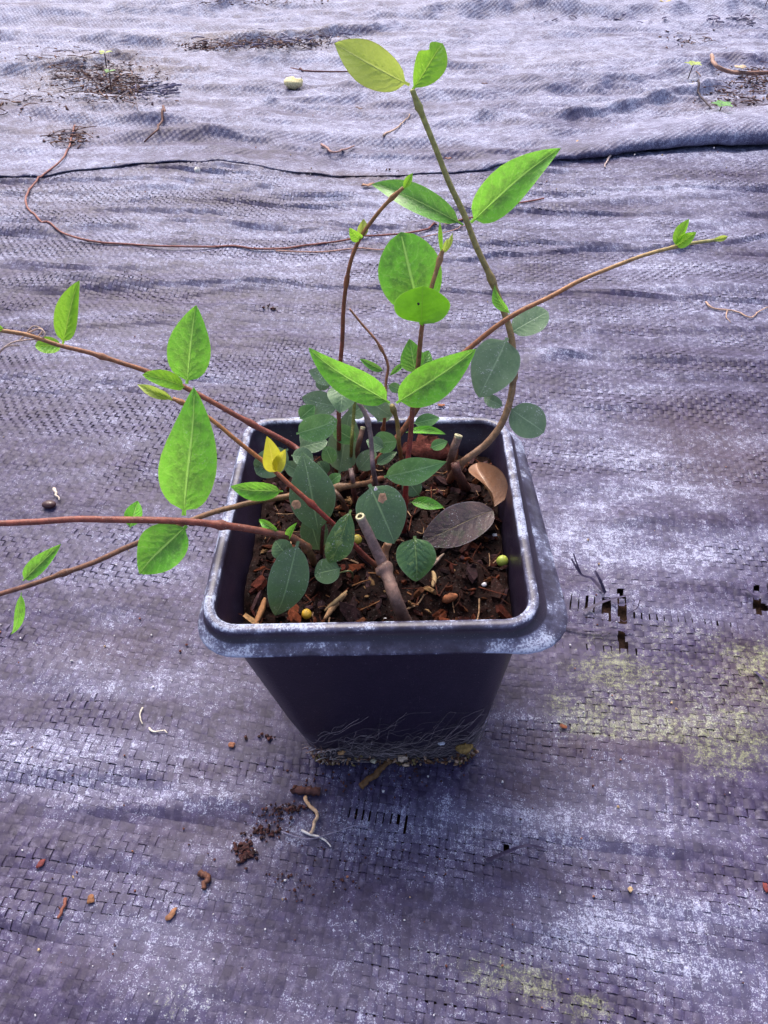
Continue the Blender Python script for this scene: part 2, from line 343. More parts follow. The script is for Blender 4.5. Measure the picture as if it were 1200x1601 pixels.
def patch(kind, x, y):
    r = np.zeros_like(x)
    for cx, cy, a, b, s in SPOTS[kind]: r += s * np.exp(-(((x - cx) / (a * 1.25)) ** 2 + ((y - cy) / (b * 1.1)) ** 2))
    return r
def patches(x, y):
    far = sstep(45, 120, y)
    n = fbm(x / 7, y / 5, 77, 4); n2 = fbm(x / 9 + 40, y / 6, 17, 4)
    dust = np.clip(.34 + .25 * sstep(30, 60, y) + .5 * far + (n - .5) * .7 + (fbm(x / 11, y / 1.5, 91, 3) - .5) * .9 + patch('dust', x, y) * (.2 + .6 * sstep(.3, .7, fbm(x / 3.5, y / 1.2, 63, 3))), 0, 1.1)
    algae = np.clip((n2 - .50) * 1.7 * sstep(-25, 10, x) + patch('algae', x, y) * (.28 + .8 * sstep(.36, .68, fbm(x / 3.2, y / 1.6, 23, 4))), 0, 1.1) * (1 - .5 * far)
    brown = np.clip(patch('brown', x, y) * (.6 + .8 * n2), 0, 1)
    return dict(dust=dust, algae=algae, brown=brown)

# woven near sheet: every tape is a strip of its own that goes over and under the others
SP, TP, ROT = .31, .33, math.radians(9.2)
NS, NT = 330, 330
HOLES = [(px_, py_, w_, h_) for px_, py_, w_, h_ in [(950,953,6,15),(971,928,6,7),(971,962,6.5,13),(972,1000,6.5,14),(1187,948,11,10),(1178,920,6,4),(1198,922,5,4),(791,1330,6,9)]]
def wmap(i, j):
    s = (i - NS / 2) * SP + 4.0; t = j * TP - 16
    s2 = s + (fbm(s / 9, t / 9, 3, 2) - .5) * 1.6 + (vnoise(s / 1.7, t / 2.2, 8) - .5) * .12
    t2 = t + (fbm(s / 12, t / 6, 21, 2) - .5) * 1.3 + (vnoise(s / 2.0, t / 1.2, 4) - .5) * .12
    x = s2 * math.cos(ROT) + t2 * math.sin(ROT); y = -s2 * math.sin(ROT) + t2 * math.cos(ROT)
    return x, y
def loose(x, y):
    l = sstep(.47, .66, fbm(x / 6 + 11, y / 1.6 + 5, 41, 3))
    for px_, py_, rx, ry, s in [(960,965,70,50,1),(600,1290,90,60,1),(800,1325,90,30,.9),(1120,630,90,25,.9),(960,630,90,25,.9),(1150,1390,80,50,.9),(970,1390,80,50,.8),(1180,945,40,25,.9),(680,1340,90,30,.7),
                             (180,1320,120,16,.9),(160,1250,120,10,.7),(60,1450,90,18,.9),(60,610,160,30,.7),(1100,1010,100,50,.5),(700,620,90,30,.7),(230,1150,100,25,.4)]:
        p = PZ(px_, py_); a = (PZ(px_ + rx, py_) - p)[0]; b = (PZ(px_, py_ - ry) - p)[1]
        l = np.maximum(l, s * np.exp(-(((x - p[0]) / a) ** 2 + ((y - p[1]) / b) ** 2) ** 2))
    return l
def strips(warp):
    n, m = (NS, NT) if warp else (NT, NS)
    a = np.arange(n)[:, None]; b = (np.arange(m)[:, None] + np.array([[-.3, .3]])).ravel()[None, :]; jc = np.repeat(np.arange(m), 2)[None, :]
    off = (rng.random((n, 1)) - .5) * .05
    wob = (vnoise(a * 7.3, b / 9, 5 if warp else 6) - .5) * .12
    par = np.where((a + jc) % 2 == 0, 1., -1.) * (1 if warp else -1)
    cx, cy = wmap(a + 0 * b, b + 0 * a) if warp else wmap(b + 0 * a, a + 0 * b)
    L = loose(cx, cy); rc = np.repeat(rng.random((n, m)), 2, axis=1)
    rt = rng.random((n, 1))
    if warp: half = .5 * (.985 - .05 * rt * rt - L * (.10 + .24 * rt) - .12 * (rc > .9))
    else: half = .5 * (.995 - .015 * rt * rt - L * (.01 + .12 * rt))
    A = .011 + .036 * L * rc + .010 * rc * rc * rc
    V = []; att = []
    for sgn in (-1, 1):
        q = a + off + wob + sgn * half
        x, y = wmap(q, b + 0 * q) if warp else wmap(b + 0 * q, q)
        z = hz(x, y) + par * A + sgn * (rt - .5) * .004
        V.append(np.stack([x, y, z], -1)); att.append(.86 + .24 * rt + .30 * (rc - .5) + 0 * x)
    V = np.stack(V, 2); T = np.stack(att, 2)          # n, 2m, 2, 3
    idx = np.arange(n * 2 * m * 2).reshape(n, 2 * m, 2)
    f = np.stack([idx[:, :-1, 0], idx[:, :-1, 1], idx[:, 1:, 1], idx[:, 1:, 0]], -1)
    c = (V[:, :-1].mean(2) + V[:, 1:].mean(2)) / 2
    keep = (c[..., 1] < fold_y(c[..., 0]) + 3.5) & (np.abs(c[..., 0]) < 50) & (c[..., 1] > -12)
    for px_, py_, w_, h_ in HOLES:
        p = PZ(px_, py_); wa = (PZ(px_ + w_, py_) - p)[0]; hb = (PZ(px_, py_ - h_) - p)[1]
        inb = (np.abs(c[..., 0] - p[0]) < wa * (1.0 if warp else 1.0)) & (np.abs(c[..., 1] - p[1]) < hb)
        if warp: inb &= (np.abs(c[..., 0] - p[0]) < wa * .8)
        keep &= ~inb
    # bare warps: the cross tapes have worked loose beside the tear
    if not warp:
        for px_, py_, rx, ry in [(925,945,62,13),(1060,962,90,11),(930,1010,70,9),(800,1330,26,9),(595,1278,50,12),(620,1300,60,8),(1160,1405,60,9)]:
            p = PZ(px_, py_); a_ = (PZ(px_ + rx, py_) - p)[0]; b_ = (PZ(px_, py_ - ry) - p)[1]
            keep &= ~((np.abs(c[..., 0] - p[0]) < a_) & (np.abs(c[..., 1] - p[1] + (c[..., 0] - p[0]) * .16) < b_) & (rng.random((n, 1)) < .55))
    return V.reshape(-1, 3), T.ravel(), f[keep]
V1, T1, F1 = strips(True); V2, T2, F2 = strips(False)
VV = np.r_[V1, V2]; FF = np.r_[F1, F2 + len(V1)]; TT = np.r_[T1, T2]
used = np.zeros(len(VV), bool); used[FF.ravel()] = True; remap = np.cumsum(used) - 1; VV = VV[used]; TT = TT[used]; FF = remap[FF]
at = patches(VV[:, 0], VV[:, 1]); at['tint'] = TT
w = mk('woven_fabric', VV, FF, M['fabric'], attrs=at, smooth=True)
tag(w, 'grey violet woven weed fabric of flat plastic tapes under the pot', kind='structure')

# far sheet, whose rolled edge lies over the near one
fx = np.linspace(-115, 115, 520)
prof = [(.55, .10), (.30, .05), (.08, .12), (0, .32), (.10, .52), (.35, .64), (.8, .62), (1.3, .5), (2.0, .33)]
ext = 2.6 + (230 - FG[:, 1].min()) * np.linspace(0, 1, 330) ** 1.25
rows = []
bulge = .16 + 1.9 * sstep(8, 38, fx) + .25 * (fbm(fx / 5, fx * 0, 3) - .3)
wid = 1 + 3.2 * sstep(10, 34, fx)
fy = fold_y(fx) + (vnoise(fx / 1.5, fx * 0, 2) - .5) * .35
for d, z in prof: rows.append(np.c_[fx, fy + d * wid, hz(fx, fy + d * wid) + .06 + z * bulge * 1.5])
zl = rows[-1][:, 2] - hz(fx, rows[-1][:, 1])
for d in ext:
    yy = fy + d * 1.0 + (2.0 * (wid - 1)) + .0
    rows.append(np.c_[fx, yy, hz(fx, yy) + .16 + (zl - .16) * math.exp(-(d - 2.6) / 1.2)])
VF = np.concatenate(rows); at = patches(VF[:, 0], VF[:, 1]); at['tint'] = 1.0 + (fbm(VF[:, 0] / 1.2, VF[:, 1] / 2, 6, 3) - .5) * .5
o = mk('fabric_overlap', VF, grid_faces(len(fx), len(rows)).tolist(), M['fabric_far'], attrs=at)
tag(o, 'second wrinkled sheet of weed fabric folded over the near one', kind='structure')

# ---------------------------------------------------------------- the pot
ZF, ZB = 9.72, 9.05
ridgeQ = [PZ(316, 982, ZF), PZ(842, 972, ZF), PZ(788, 654, ZB), PZ(390, 655, ZB)]   # FL FR BR BL of the rim's crest
bF = [PZ(480, 1190, .12), PZ(750, 1188, .12)]
bw = (bF[1] - bF[0])[0]; baseQ = [bF[0], bF[1], bF[1] + np.array([-.1, bw * 1.0, 0]), bF[0] + np.array([.1, bw * 1.0, 0])]
ridgeQ = np.array(ridgeQ); baseQ = np.array(baseQ)
def rsq(n_side=12, nc=9, r=.2):
    pts = []; 
    for (cx, cy), a0 in zip([(1, -1), (1, 1), (-1, 1), (-1, -1)], [-90, 0, 90, 180]):
        for k in range(nc):
            a = math.radians(a0 + 90 * k / (nc - 1)); pts.append((cx * (1 - r) + r * math.cos(a), cy * (1 - r) + r * math.sin(a)))
        # straight side up to the next corner
        nx_, ny_ = {(1, -1): ((1, 1)), (1, 1): ((-1, 1)), (-1, 1): (-1, -1), (-1, -1): (1, -1)}[(cx, cy)]
        p0 = pts[-1]; a = math.radians(a0 + 90); p1 = (nx_ * (1 - r) + r * math.cos(a), ny_ * (1 - r) + r * math.sin(a))
        for k in range(1, n_side): pts.append((p0[0] + (p1[0] - p0[0]) * k / n_side, p0[1] + (p1[1] - p0[1]) * k / n_side))
    return np.array(pts)
def quadmap(Q, uv):
    u = (uv[:, 0] + 1) / 2; v = (uv[:, 1] + 1) / 2
    return ((1 - u) * (1 - v))[:, None] * Q[0] + (u * (1 - v))[:, None] * Q[1] + (u * v)[:, None] * Q[2] + ((1 - u) * v)[:, None] * Q[3]
def level(t, r, off=0.0, dz=0.0, flare=None):
    """loop at height t (0 base, 1 crest), corner radius r, pushed out by off cm; flare = (left, right, front, back) extra"""
    uv = rsq(r=r); P = quadmap(baseQ * (1 - t) + ridgeQ * t, uv)
    c = P.mean(0); nx = np.roll(P, -1, 0) - np.roll(P, 1, 0); nr = np.c_[nx[:, 1], -nx[:, 0], 0 * nx[:, 0]]; nr /= np.linalg.norm(nr, axis=1)[:, None]
    e = np.full(len(P), off)
    fr_ = .45 + .55 * (1 - uv[:, 1]) / 2
    if flare: e = e + flare[0] * np.clip(-nr[:, 0], 0, 1) ** 1.5 + flare[1] * fr_ * np.clip(nr[:, 0], 0, 1) ** 1.5 + flare[2] * np.clip(-nr[:, 1], 0, 1) ** 1.5 + flare[3] * np.clip(nr[:, 1], 0, 1) ** 1.5
    P = P + nr * e[:, None]; P[:, 2] += dz
    return P, nr
SOILZ = 7.85
lv = []
def L(t, r, off, dz=0, flare=None, sc_=0.0, wob=0.0):
    P, nr = level(t, r, off, dz, flare)
    if wob: P[:, 2] += (vnoise(np.arange(len(P)) / 7., np.zeros(len(P)), 3) - .5) * wob
    lv.append((P, np.full(len(P), sc_)))
fl1 = (-.02, .22, .06, .0); fl2 = (.02, .62, .18, .05); fl3 = (.05, .80, .22, .06)
L(0, .34, -.9, .25, sc_=.1); L(0, .34, -.5, .0, sc_=.2); L(0, .34, -.08, 0, sc_=.2); L(.02, .32, 0, 0, sc_=.2); L(.15, .30, -.02, sc_=.15)
for t in (.3, .45, .6, .75, .86): L(t, .26 - .05 * t, -.03, sc_=0)
L(.915, .2, -.02, sc_=0); L(.92, .2, .05, 0, fl2, 0.1)
L(1, .2, .30, -.74, fl3, .45, .05); L(1, .2, .345, -.70, fl3, 1.1, .05); L(1, .2, .32, -.64, fl3, .85, .04); L(1, .2, .27, -.55, fl2, .75); L(1, .2, .24, -.42, fl1, .7); L(1, .2, .205, -.36, fl1, .1)
L(1, .2, .165, -.30, None, .05); L(1, .2, .165, -.12, None, .35); L(1, .2, .13, -.025, None, .9); L(1, .2, .05, 0.0, None, .9); L(1, .2, -.06, -.0, None, .8); L(1, .2, -.14, -.03, None, 1.15); L(1, .2, -.18, -.13, None, .4)
L(1, .2, -.21, -.4, None, .1); L(.93, .2, -.20, 0, None, .05); L(.85, .21, -.19, sc_=.12); L(.7, .22, -.18, sc_=.1)
nP = len(lv[0][0]); V = np.concatenate([p for p, _ in lv]); SCF = np.concatenate([s for _, s in lv])
pf = [(i * nP + j, i * nP + (j + 1) % nP, (i + 1) * nP + (j + 1) % nP, (i + 1) * nP + j) for i in range(len(lv) - 1) for j in range(nP)]
cb = len(V); V = np.r_[V, [lv[0][0].mean(0)]]; SCF = np.r_[SCF, .1]; pf += [(cb, (j + 1) % nP, j) for j in range(nP)]
potc = np.array([baseQ[:, 0].mean(), baseQ[:, 1].mean(), 0.0])
pot = empty('plant_pot', potc, 'square black plastic nursery pot with scuffed pale rim standing on weed fabric', 'pot')
split = 10 * nP
body_f = [q for q in pf if min(q) < split]; rim_f = [q for q in pf if min(q) >= split]
body_f = [q for q in pf if (max(q) < 11 * nP) or cb in q]; inner_f = [q for q in pf if min(q) >= 25 * nP - nP and cb not in q]
rim_f = [q for q in pf if q not in set(body_f) and q not in set(inner_f)]
def sub(name, faces):
    ids = sorted({i for q in faces for i in q}); mp = {a: b for b, a in enumerate(ids)}
    return mk(name, V[ids], [tuple(mp[i] for i in q) for q in faces], M['pot'], pot, attrs=dict(scuff=SCF[ids]))
sub('pot_body', body_f); sub('rim', rim_f); sub('inner_wall', inner_f)

# ---------------------------------------------------------------- potting mix: one bumpy surface and the bark on it
def soil_xy(u, v):
    P = quadmap(baseQ * .19 + ridgeQ * .81, np.c_[np.ravel(u), np.ravel(v)]); return P
def soil_h(x, y): return SOILZ + (fbm(x * 1.1, y * 1.1, 12, 3) - .5) * .9 + (fbm(x * 4, y * 4, 14, 2) - .5) * .25 - .1 * np.clip((y - 20) / 4, -1, 1)
u = np.linspace(-.945, .945, 90); U, W_ = np.meshgrid(u, u); P = soil_xy(U, W_); P[:, 2] = soil_h(P[:, 0], P[:, 1])
colr = np.array([.005, .002, .002]) + (fbm(P[:, 0] * 2, P[:, 1] * 2, 3)[:, None]) * np.array([.010, .003, .002])
o = mk('potting_soil', P, grid_faces(90, 90).tolist(), M['bark'], attrs=dict(col=colr)); tag(o, 'dark moist potting soil filling the pot', 'soil', kind='stuff')
def chip(c, l, wd, th, col, bag, rot=None):
    n = 7; a = np.sort(rng.random(n) * .5 + np.arange(n)) * 2 * math.pi / n
    rr = .6 + .55 * rng.random(n); top = np.c_[np.cos(a) * l * rr / 2, np.sin(a) * wd * rr / 2, np.full(n, th / 2) + rng.random(n) * th * .5]; bot = top * [1.05, 1.05, 1] - [0, 0, th * 1.3]
    V = np.r_[top, bot, [[0, 0, th * .9]]]; F_ = [(i, (i + 1) % n, 2 * n) for i in range(n)] + [(i, i + n, (i + 1) % n + n, (i + 1) % n) for i in range(n)] + [tuple(range(2 * n - 1, n - 1, -1))]
    if rot is None: rot = (random.gauss(0, .35), random.gauss(0, .35), random.uniform(0, 6.28))
    from mathutils import Euler
    R = np.array(Euler(rot).to_matrix()); bag.add(V @ R.T + c, F_, col)
bag = Bag()
for k in range(2300):
    fine = k > 650
    u_, v_ = random.uniform(-.9, .9), random.uniform(-.9, .87); p = soil_xy([u_], [v_])[0]; z = float(soil_h(p[0], p[1]))
    big = random.random() < .3; l = random.uniform(.04, .13) if fine else random.uniform(.4, 1.15) if big else random.uniform(.12, .4); wd = l * random.uniform(.18, .55)
    bs_ = random.choice([.45, .7, 1.]); b = random.choice([(.05, .011, .009), (.09, .022, .014), (.15, .042, .018), (.02, .008, .008), (.055, .03, .035), (.15, .06, .026), (.025, .010, .008), (.03, .012, .01), (.09, .05, .055)])
    b = (b[0] * bs_ * .68, b[1] * bs_ * .6, b[2] * bs_ * .6)
    if fine: b = tuple(q * .55 for q in b)
    if random.random() < .05: b = (.26, .15, .07)
    chip(np.array([p[0], p[1], z + (.02 if fine else .05)]), l, wd, .03 if fine else .05 + .1 * random.random(), b, bag)
for k in range(150):
    u_, v_ = random.uniform(-.9, .9), random.uniform(-.9, .87); p = soil_xy([u_], [v_])[0]; p[2] = soil_h(p[0], p[1]) + .12; a_ = random.uniform(0, 6.28); d_ = np.array([math.cos(a_), math.sin(a_), random.gauss(0, .15)]) * random.uniform(.15, .5)
    tv, tf = tube(catmull([p - d_, p + rng.normal(0, .07, 3), p + d_], 7), random.uniform(.008, .03), 5); bag.add(tv, tf, random.choice([(.10,.03,.018), (.2,.09,.04), (.05,.018,.012), (.28,.17,.1)]))
o = mk('bark_mulch', bag.V(), bag.f, M['bark'], attrs=dict(col=bag.A()), smooth=False); tag(o, 'reddish brown bark chips mixed into the potting soil', 'bark', kind='stuff')
def onsoil(px, py, up=.1):
    p = PZ(px, py, SOILZ)
    for _ in range(4): p = PZ(px, py, float(soil_h(p[0], p[1])) + up)
    return p

def blob(name, c, r, col, mat, label, cat, sq=(1, 1, 1), rough=.12, n=(12, 8), group=None, parent=None):
    V = []; nu, nv = n
    for i in range(nv + 1):
        for j in range(nu):
            a, b = math.pi * i / nv, 2 * math.pi * j / nu; k = 1 + rough * (float(vnoise(i * .9, (j % nu) * .9, c[0])) - .5) * 2
            V.append([math.sin(a) * math.cos(b) * k * sq[0], math.sin(a) * math.sin(b) * k * sq[1], math.cos(a) * k * sq[2]])
    V = np.array(V) * r + c; F_ = [(i * nu + j, i * nu + (j + 1) % nu, (i + 1) * nu + (j + 1) % nu, (i + 1) * nu + j) for i in range(nv) for j in range(nu)]
    o = mk(name, V, F_, mat, parent, origin=c, attrs=dict(col=np.tile(col, (len(V), 1))))
    return tag(o, label, cat, group) if label else o
pel = colattr_mat('coated_pellet', .3, 0, .0002, .6, 24, .12); M['pellet'] = pel
blob('fertilizer_pellet', onsoil(785, 877, .3), .205, (.42, .50, .08), pel, 'pale green round fertilizer pellet at the right wall of the pot', 'pellet', (1, .9, 1.05), .03, (16, 12), 'fertilizer pellets in the pot')
blob('fertilizer_pellet', onsoil(479, 960, .25), .165, (.60, .36, .03), pel, 'amber yellow fertilizer pellet near the front left edge of the soil', 'pellet', (1, 1, 1), .06, (16, 12), 'fertilizer pellets in the pot')
blob('fertilizer_pellet', onsoil(558, 843, .6), .165, (.45, .36, .05), pel, 'olive yellow fertilizer pellet lodged behind the cut grey stub', 'pellet', (1, 1, 1), .04, (16, 12), 'fertilizer pellets in the pot')
for px_, py_, r, lab in [(772, 914, .07, 'tiny white perlite grain in the front right of the pot'), (773, 836, .10, 'white perlite grain beside the purple dead leaf'), (757, 914, .09, 'greyish perlite grain left of the tiny white one'), (602, 968, .06, 'white grain at the foot of the cut stub')]:
    blob('perlite_grain', onsoil(px_, py_, .12), r, (.7, .68, .72), M['debris'], lab, 'perlite', (1, .8, .7), .3, (8, 6), 'white perlite grains on the soil')
blob('bark_chunk', onsoil(668, 700, .3), .85, (.15, .045, .035), M['bark'], 'large reddish brown bark chunk at the back of the pot', 'bark', (1.15, .7, .6), .35, (14, 9))
def sliver(pts, r, col, label, name='straw_sliver', cat='straw', mat='debris', place=None, flat=1.0, group=None):
    P = np.array([(place or onsoil)(a, b, up) for a, b, up in pts]); C = catmull(P, 5 * len(pts)); t = np.linspace(0, 1, len(C))
    V, F_ = tube(C, r * np.clip(np.sin(math.pi * (t * .9 + .05)) ** .5, .25, 1), 6, rough=.12)
    o = mk(name, V, F_, M[mat], origin=P[0], attrs=dict(col=np.tile(col, (len(V), 1)))); return tag(o, label, cat, group)
sliver([(507, 968, .1), (520, 950, .2), (541, 928, .25)], .10, (.42, .24, .12), 'split pale straw sliver lying near the front middle of the soil', group='straw slivers on the soil')
sliver([(507, 955, .15), (525, 940, .3), (542, 924, .4)], .07, (.45, .3, .15), 'thin upper half of the split straw sliver at the front of the soil', group='straw slivers on the soil')
sliver([(398, 978, .1), (408, 955, .2), (414, 935, .3)], .10, (.30, .14, .06), 'brown root sliver at the front left of the soil', group='straw slivers on the soil')
sliver([(672, 888, .1), (683, 876, .15), (694, 865, .2)], .06, (.40, .28, .2), 'thin pale twig sliver under the purple dead leaf', group='straw slivers on the soil')
sliver([(676, 893, .15), (679, 905, .2), (676, 917, .15)], .09, (.36, .24, .12), 'short tan bark splinter in front of the mottled leaf', name='bark_splinter', cat='bark')
sliver([(692, 940, .12), (702, 935, .2), (714, 931, .12)], .15, (.26, .10, .05), 'rounded orange brown bark chip in the front right of the soil', name='bark_chip', cat='bark', mat='bark')

# ---------------------------------------------------------------- the plant
plant = empty('vine_plant', onsoil(600, 860), 'evergreen vine with bright green young leaves and dark old leaves rooted in the pot', 'plant')
STEMS = {}
RED, ORG, BRN, OLV, GRY, DRK = (.20, .018, .016), (.28, .10, .035), (.18, .055, .028), (.16, .17, .04), (.16, .105, .115), (.09, .03, .022)
TAN = (.26, .18, .09)
def stem(key, pts, r0, r1, cols, nodes=(), cut=False, label=None, hairy=0):
    """pts: (px, py, Y); the first point is at the foot. Y None means on the soil"""
    P = []
    for a, b, y in pts: P.append(onsoil(a, b, -.15) if y is None else PY(a, b, y))
    sf = {'T1': .74, 'T12': .68, 'T10': .80, 'T10b': .80, 'T10c': .8, 'T14': .88, 'T14b': .8, 'T13': .76, 'T3': .60, 'T9': .55}.get(key, .68); r0 *= sf; r1 *= sf
    P = np.array(P); n = max(14, int(len(pts) * 8)); C = catmull(P, n); t = np.linspace(0, 1, n)
    cum = np.r_[0, np.cumsum(np.linalg.norm(np.diff(C, axis=0), axis=1))]; t = cum / cum[-1]
    R = r0 + (r1 - r0) * t
    for nd in nodes: R = R * (1 + .6 * np.exp(-((t - nd) * cum[-1] / .13) ** 2))
    # small natural wobble
    C = C + np.c_[vnoise(cum * .9, cum * 0, len(STEMS)) - .5, vnoise(cum * .9, cum * 0 + 5, len(STEMS)) - .5, vnoise(cum * .9, cum * 0 + 9, len(STEMS)) - .5] * .06
    k = 10; V, F_ = tube(C, R, k, rough=.05)
    cc = np.array(cols, float); tc = np.linspace(0, 1, len(cc)); colr = np.array([[np.interp(x, tc, cc[:, q]) for q in range(3)] for x in t])
    colr = np.repeat(colr, k, 0); colr = np.r_[colr, colr[:1], colr[-1:]]
    if cut:
        colr[(n - 1) * k:n * k] = (.42, .38, .22); colr[-1] = (.05, .03, .01)
        tip = C[-1]; V[-1] = tip - (C[-1] - C[-2]) / np.linalg.norm(C[-1] - C[-2]) * R[-1] * .7
    o = mk('stem', V, F_, M['stem'], plant, origin=C[0], attrs=dict(col=colr))
    if label: o['label'] = label
    px_ = np.array([[600 + F * ((c - CAM) @ RT) / depth(c), 800.5 - F * ((c - CAM) @ UP) / depth(c)] for c in C]); STEMS[key] = (o, C, px_, R)
    if cut:
        # pale bark lip round the pith
        a = C[-1]; T = (C[-1] - C[-3]); T /= np.linalg.norm(T); u = np.cross(T, [0, 0, 1.]); u /= np.linalg.norm(u) + 1e-9; w = np.cross(T, u)
        ring = np.array([a + (u * math.cos(q) + w * math.sin(q)) * R[-1] * .82 for q in np.linspace(0, 2 * math.pi, 15)])
        V, F_ = tube(ring, R[-1] * .26, 6, cap=False); mk('cut_end', V, F_, M['stem'], o, attrs=dict(col=np.tile((.46, .42, .25), (len(V), 1))))
    return o
def stemY(key, px, py):
    o, C, P, R = STEMS[key]; i = int(np.argmin(np.hypot(P[:, 0] - px, P[:, 1] - py))); return C[i], R[i]
SH = dict(elp=(1.0, .62), ov=(.80, .85), lan=(.92, 1.0), rnd=(1.0, .58), obo=(1.25, .75), wide=(.72, .7), nar=(1., 1.2))
def leaf(key, b, t, wpx, mat='young', dY=0., tilt=None, curv=.06, fold=.18, shape='ov', notch=None, pet=.07, label=None, baseY=None, wave=.03, twist=0, name='leaf', nl=18, sweep=0.0):
    parent = STEMS[key][0] if isinstance(key, str) and key in STEMS else plant
    if baseY is None:
        s3, _ = stemY(key, *b); B = PY(b[0], b[1], s3[1])
    elif baseY == 'soil': B = onsoil(b[0], b[1], .15)
    else: B = PY(b[0], b[1], baseY)
    Tp = PY(t[0], t[1], B[1] + dY)
    if tilt is None: tilt = random.uniform(-22, 22)
    ax = Tp - B; Ln = np.linalg.norm(ax); ax = ax / Ln; mid = (B + Tp) / 2; view = CAM - mid; view /= np.linalg.norm(view)
    side = np.cross(ax, view); side /= np.linalg.norm(side); nrm = np.cross(side, ax)
    if mat in ('young', 'green', 'lime', 'lime2'): fold = fold * 2.1; wave = .035
    else: wave = .03; fold *= 1.2
    if shape == 'rnd': wave = .015; fold *= .7
    twist = twist or random.uniform(-28, 28); curl = random.uniform(-.2, .0) if mat != 'gold' else 0
    ta = math.radians(tilt); s2 = side * math.cos(ta) + nrm * math.sin(ta); n2 = nrm * math.cos(ta) - side * math.sin(ta)
    Wd = wpx / pxcm(mid) / math.cos(ta) / 2; a_, b_ = SH[shape]; nw = 8; V = []; UV = []
    for i in range(nl + 1):
        x = i / nl; q = max(0, (x - pet) / (1 - pet)); s = math.sin(math.pi * min(q, 1) ** a_) if q > 0 else 0
        ww = max(0, s) ** (b_ * (.62 if q ** a_ < .5 else 1.0)) if q > 0 else 0; ww = max(ww, .075 if x < .9 else .0)
        tw = math.radians(twist) * (x - .3); sA = s2 * math.cos(tw) + n2 * math.sin(tw); nA = n2 * math.cos(tw) - s2 * math.sin(tw)
        c = B + ax * Ln * x + nA * (curv * Ln * 4 * x * (1 - x) + curl * Ln * max(0, x - .45) ** 2 * 2) + sA * sweep * Ln * 4 * x * (1 - x)
        for j in range(-nw // 2, nw // 2 + 1):
            v = j / (nw / 2); w_ = ww
            if notch and notch[0] * v > 0:
                e = math.exp(-((x - notch[1]) / notch[2]) ** 2); w_ = ww * (1 - notch[3] * e)
            edge = abs(v) ** 1.5
            wv = wave * Wd * edge * math.sin(x * 8 + B[0] * 5 + (2 if v > 0 else 0)) * 2
            jag = 1 + .006 * edge * math.sin(x * 60 + v)
            V.append(c + sA * (v * Wd * w_ * jag) + nA * (fold * abs(v) ** 1.2 * Wd * ww + wv - .10 * fold * Wd * ww)); UV.append((x, v / 2 + .5))
    m_ = nw + 1; F_ = [(i * m_ + j, i * m_ + j + 1, (i + 1) * m_ + j + 1, (i + 1) * m_ + j) for i in range(nl) for j in range(nw)]
    o = mk(name, V, F_, M[mat], parent, origin=B, uv=UV)
    if label: o['label'] = label
    return o

# right cutting
stem('T1', [(703,752,None),(716,728,20.5),(760,692,20.8),(788,652,21.2),(801,600,21.8),(799,525,22.6),(772,445,23.2),(736,362,23.8),(690,255,24.2),(655,170,24.4),(643,140,24.4)], .19, .11, [BRN, (.2,.10,.055), (.22,.13,.06), (.25,.18,.07), (.28,.24,.08), (.32,.32,.09)], (.18,.42,.62,.97), label='tall olive brown stem rising on the right')
stem('T14', [(706,748,None),(706,712,20.7),(716,682,20.8)], .20, .16, [DRK, (.13,.06,.05), (.17,.10,.08)], cut=True, label='short cut brown stub at the back right')
stem('T14b', [(728,765,None),(716,740,20.1),(712,722,20.2)], .25, .20, [DRK, DRK])
leaf('T1', (640,133), (518,66), 60, 'lime', 1.0, 10, .05, .12, 'ov', label='yellow green leaf at the top of the tall stem')
leaf('T1', (645,140), (691,67), 50, 'lime2', .6, -12, .05, .15, 'obo', notch=(-1,.72,.10,.5), label='bright leaf with a bitten edge at the top of the tall stem')
leaf('T1', (736,348), (869,230), 62, 'young', -.5, 8, .06, .25, 'ov')
leaf('T1', (724,352), (578,283), 40, 'green', 1.5, -15, .08, .25, 'ov')
leaf('T1', (798,520), (857,487), 44, 'grey', .8, 12, .04, .1, 'rnd')
leaf('T1', (793,528), (748,622), 74, 'grey', -1.0, 5, .06, .1, 'wide')
leaf('T1', (797,638), (851,676), 54, 'grey', -.6, -8, .04, .08, 'rnd')
leaf('T1', (786,635), (755,620), 20, 'grey', .4, 10, .04, .1, 'rnd')
# right-leaning shoot
stem('T2', [(565,748,None),(592,720,20.4),(632,668,20.8),(657,628,21.0),(700,572,21.2),(738,540,21.4),(790,500,21.7),(860,462,22.2),(950,420,22.8),(1055,385,23.4),(1120,374,23.8),(1136,370,23.9)], .17, .075, [DRK, BRN, (.2,.075,.035), (.24,.085,.035), (.30,.13,.05), (.32,.2,.08), (.3,.3,.1)], (.42,.9), label='long orange brown shoot reaching to the right')
leaf('T2', (797,490), (772,447), 17, 'young', .3, 30, .15, .3, 'nar')
leaf('T2', (1055,384), (1077,342), 17, 'lime2', .2, 25, .05, .3, 'ov')
leaf('T2', (1056,386), (1088,363), 20, 'lime2', -.2, 5, .04, .2, 'ov')
leaf('T2', (1112,376), (1140,370), 9, 'lime', .1, 0, .04, .3, 'nar')
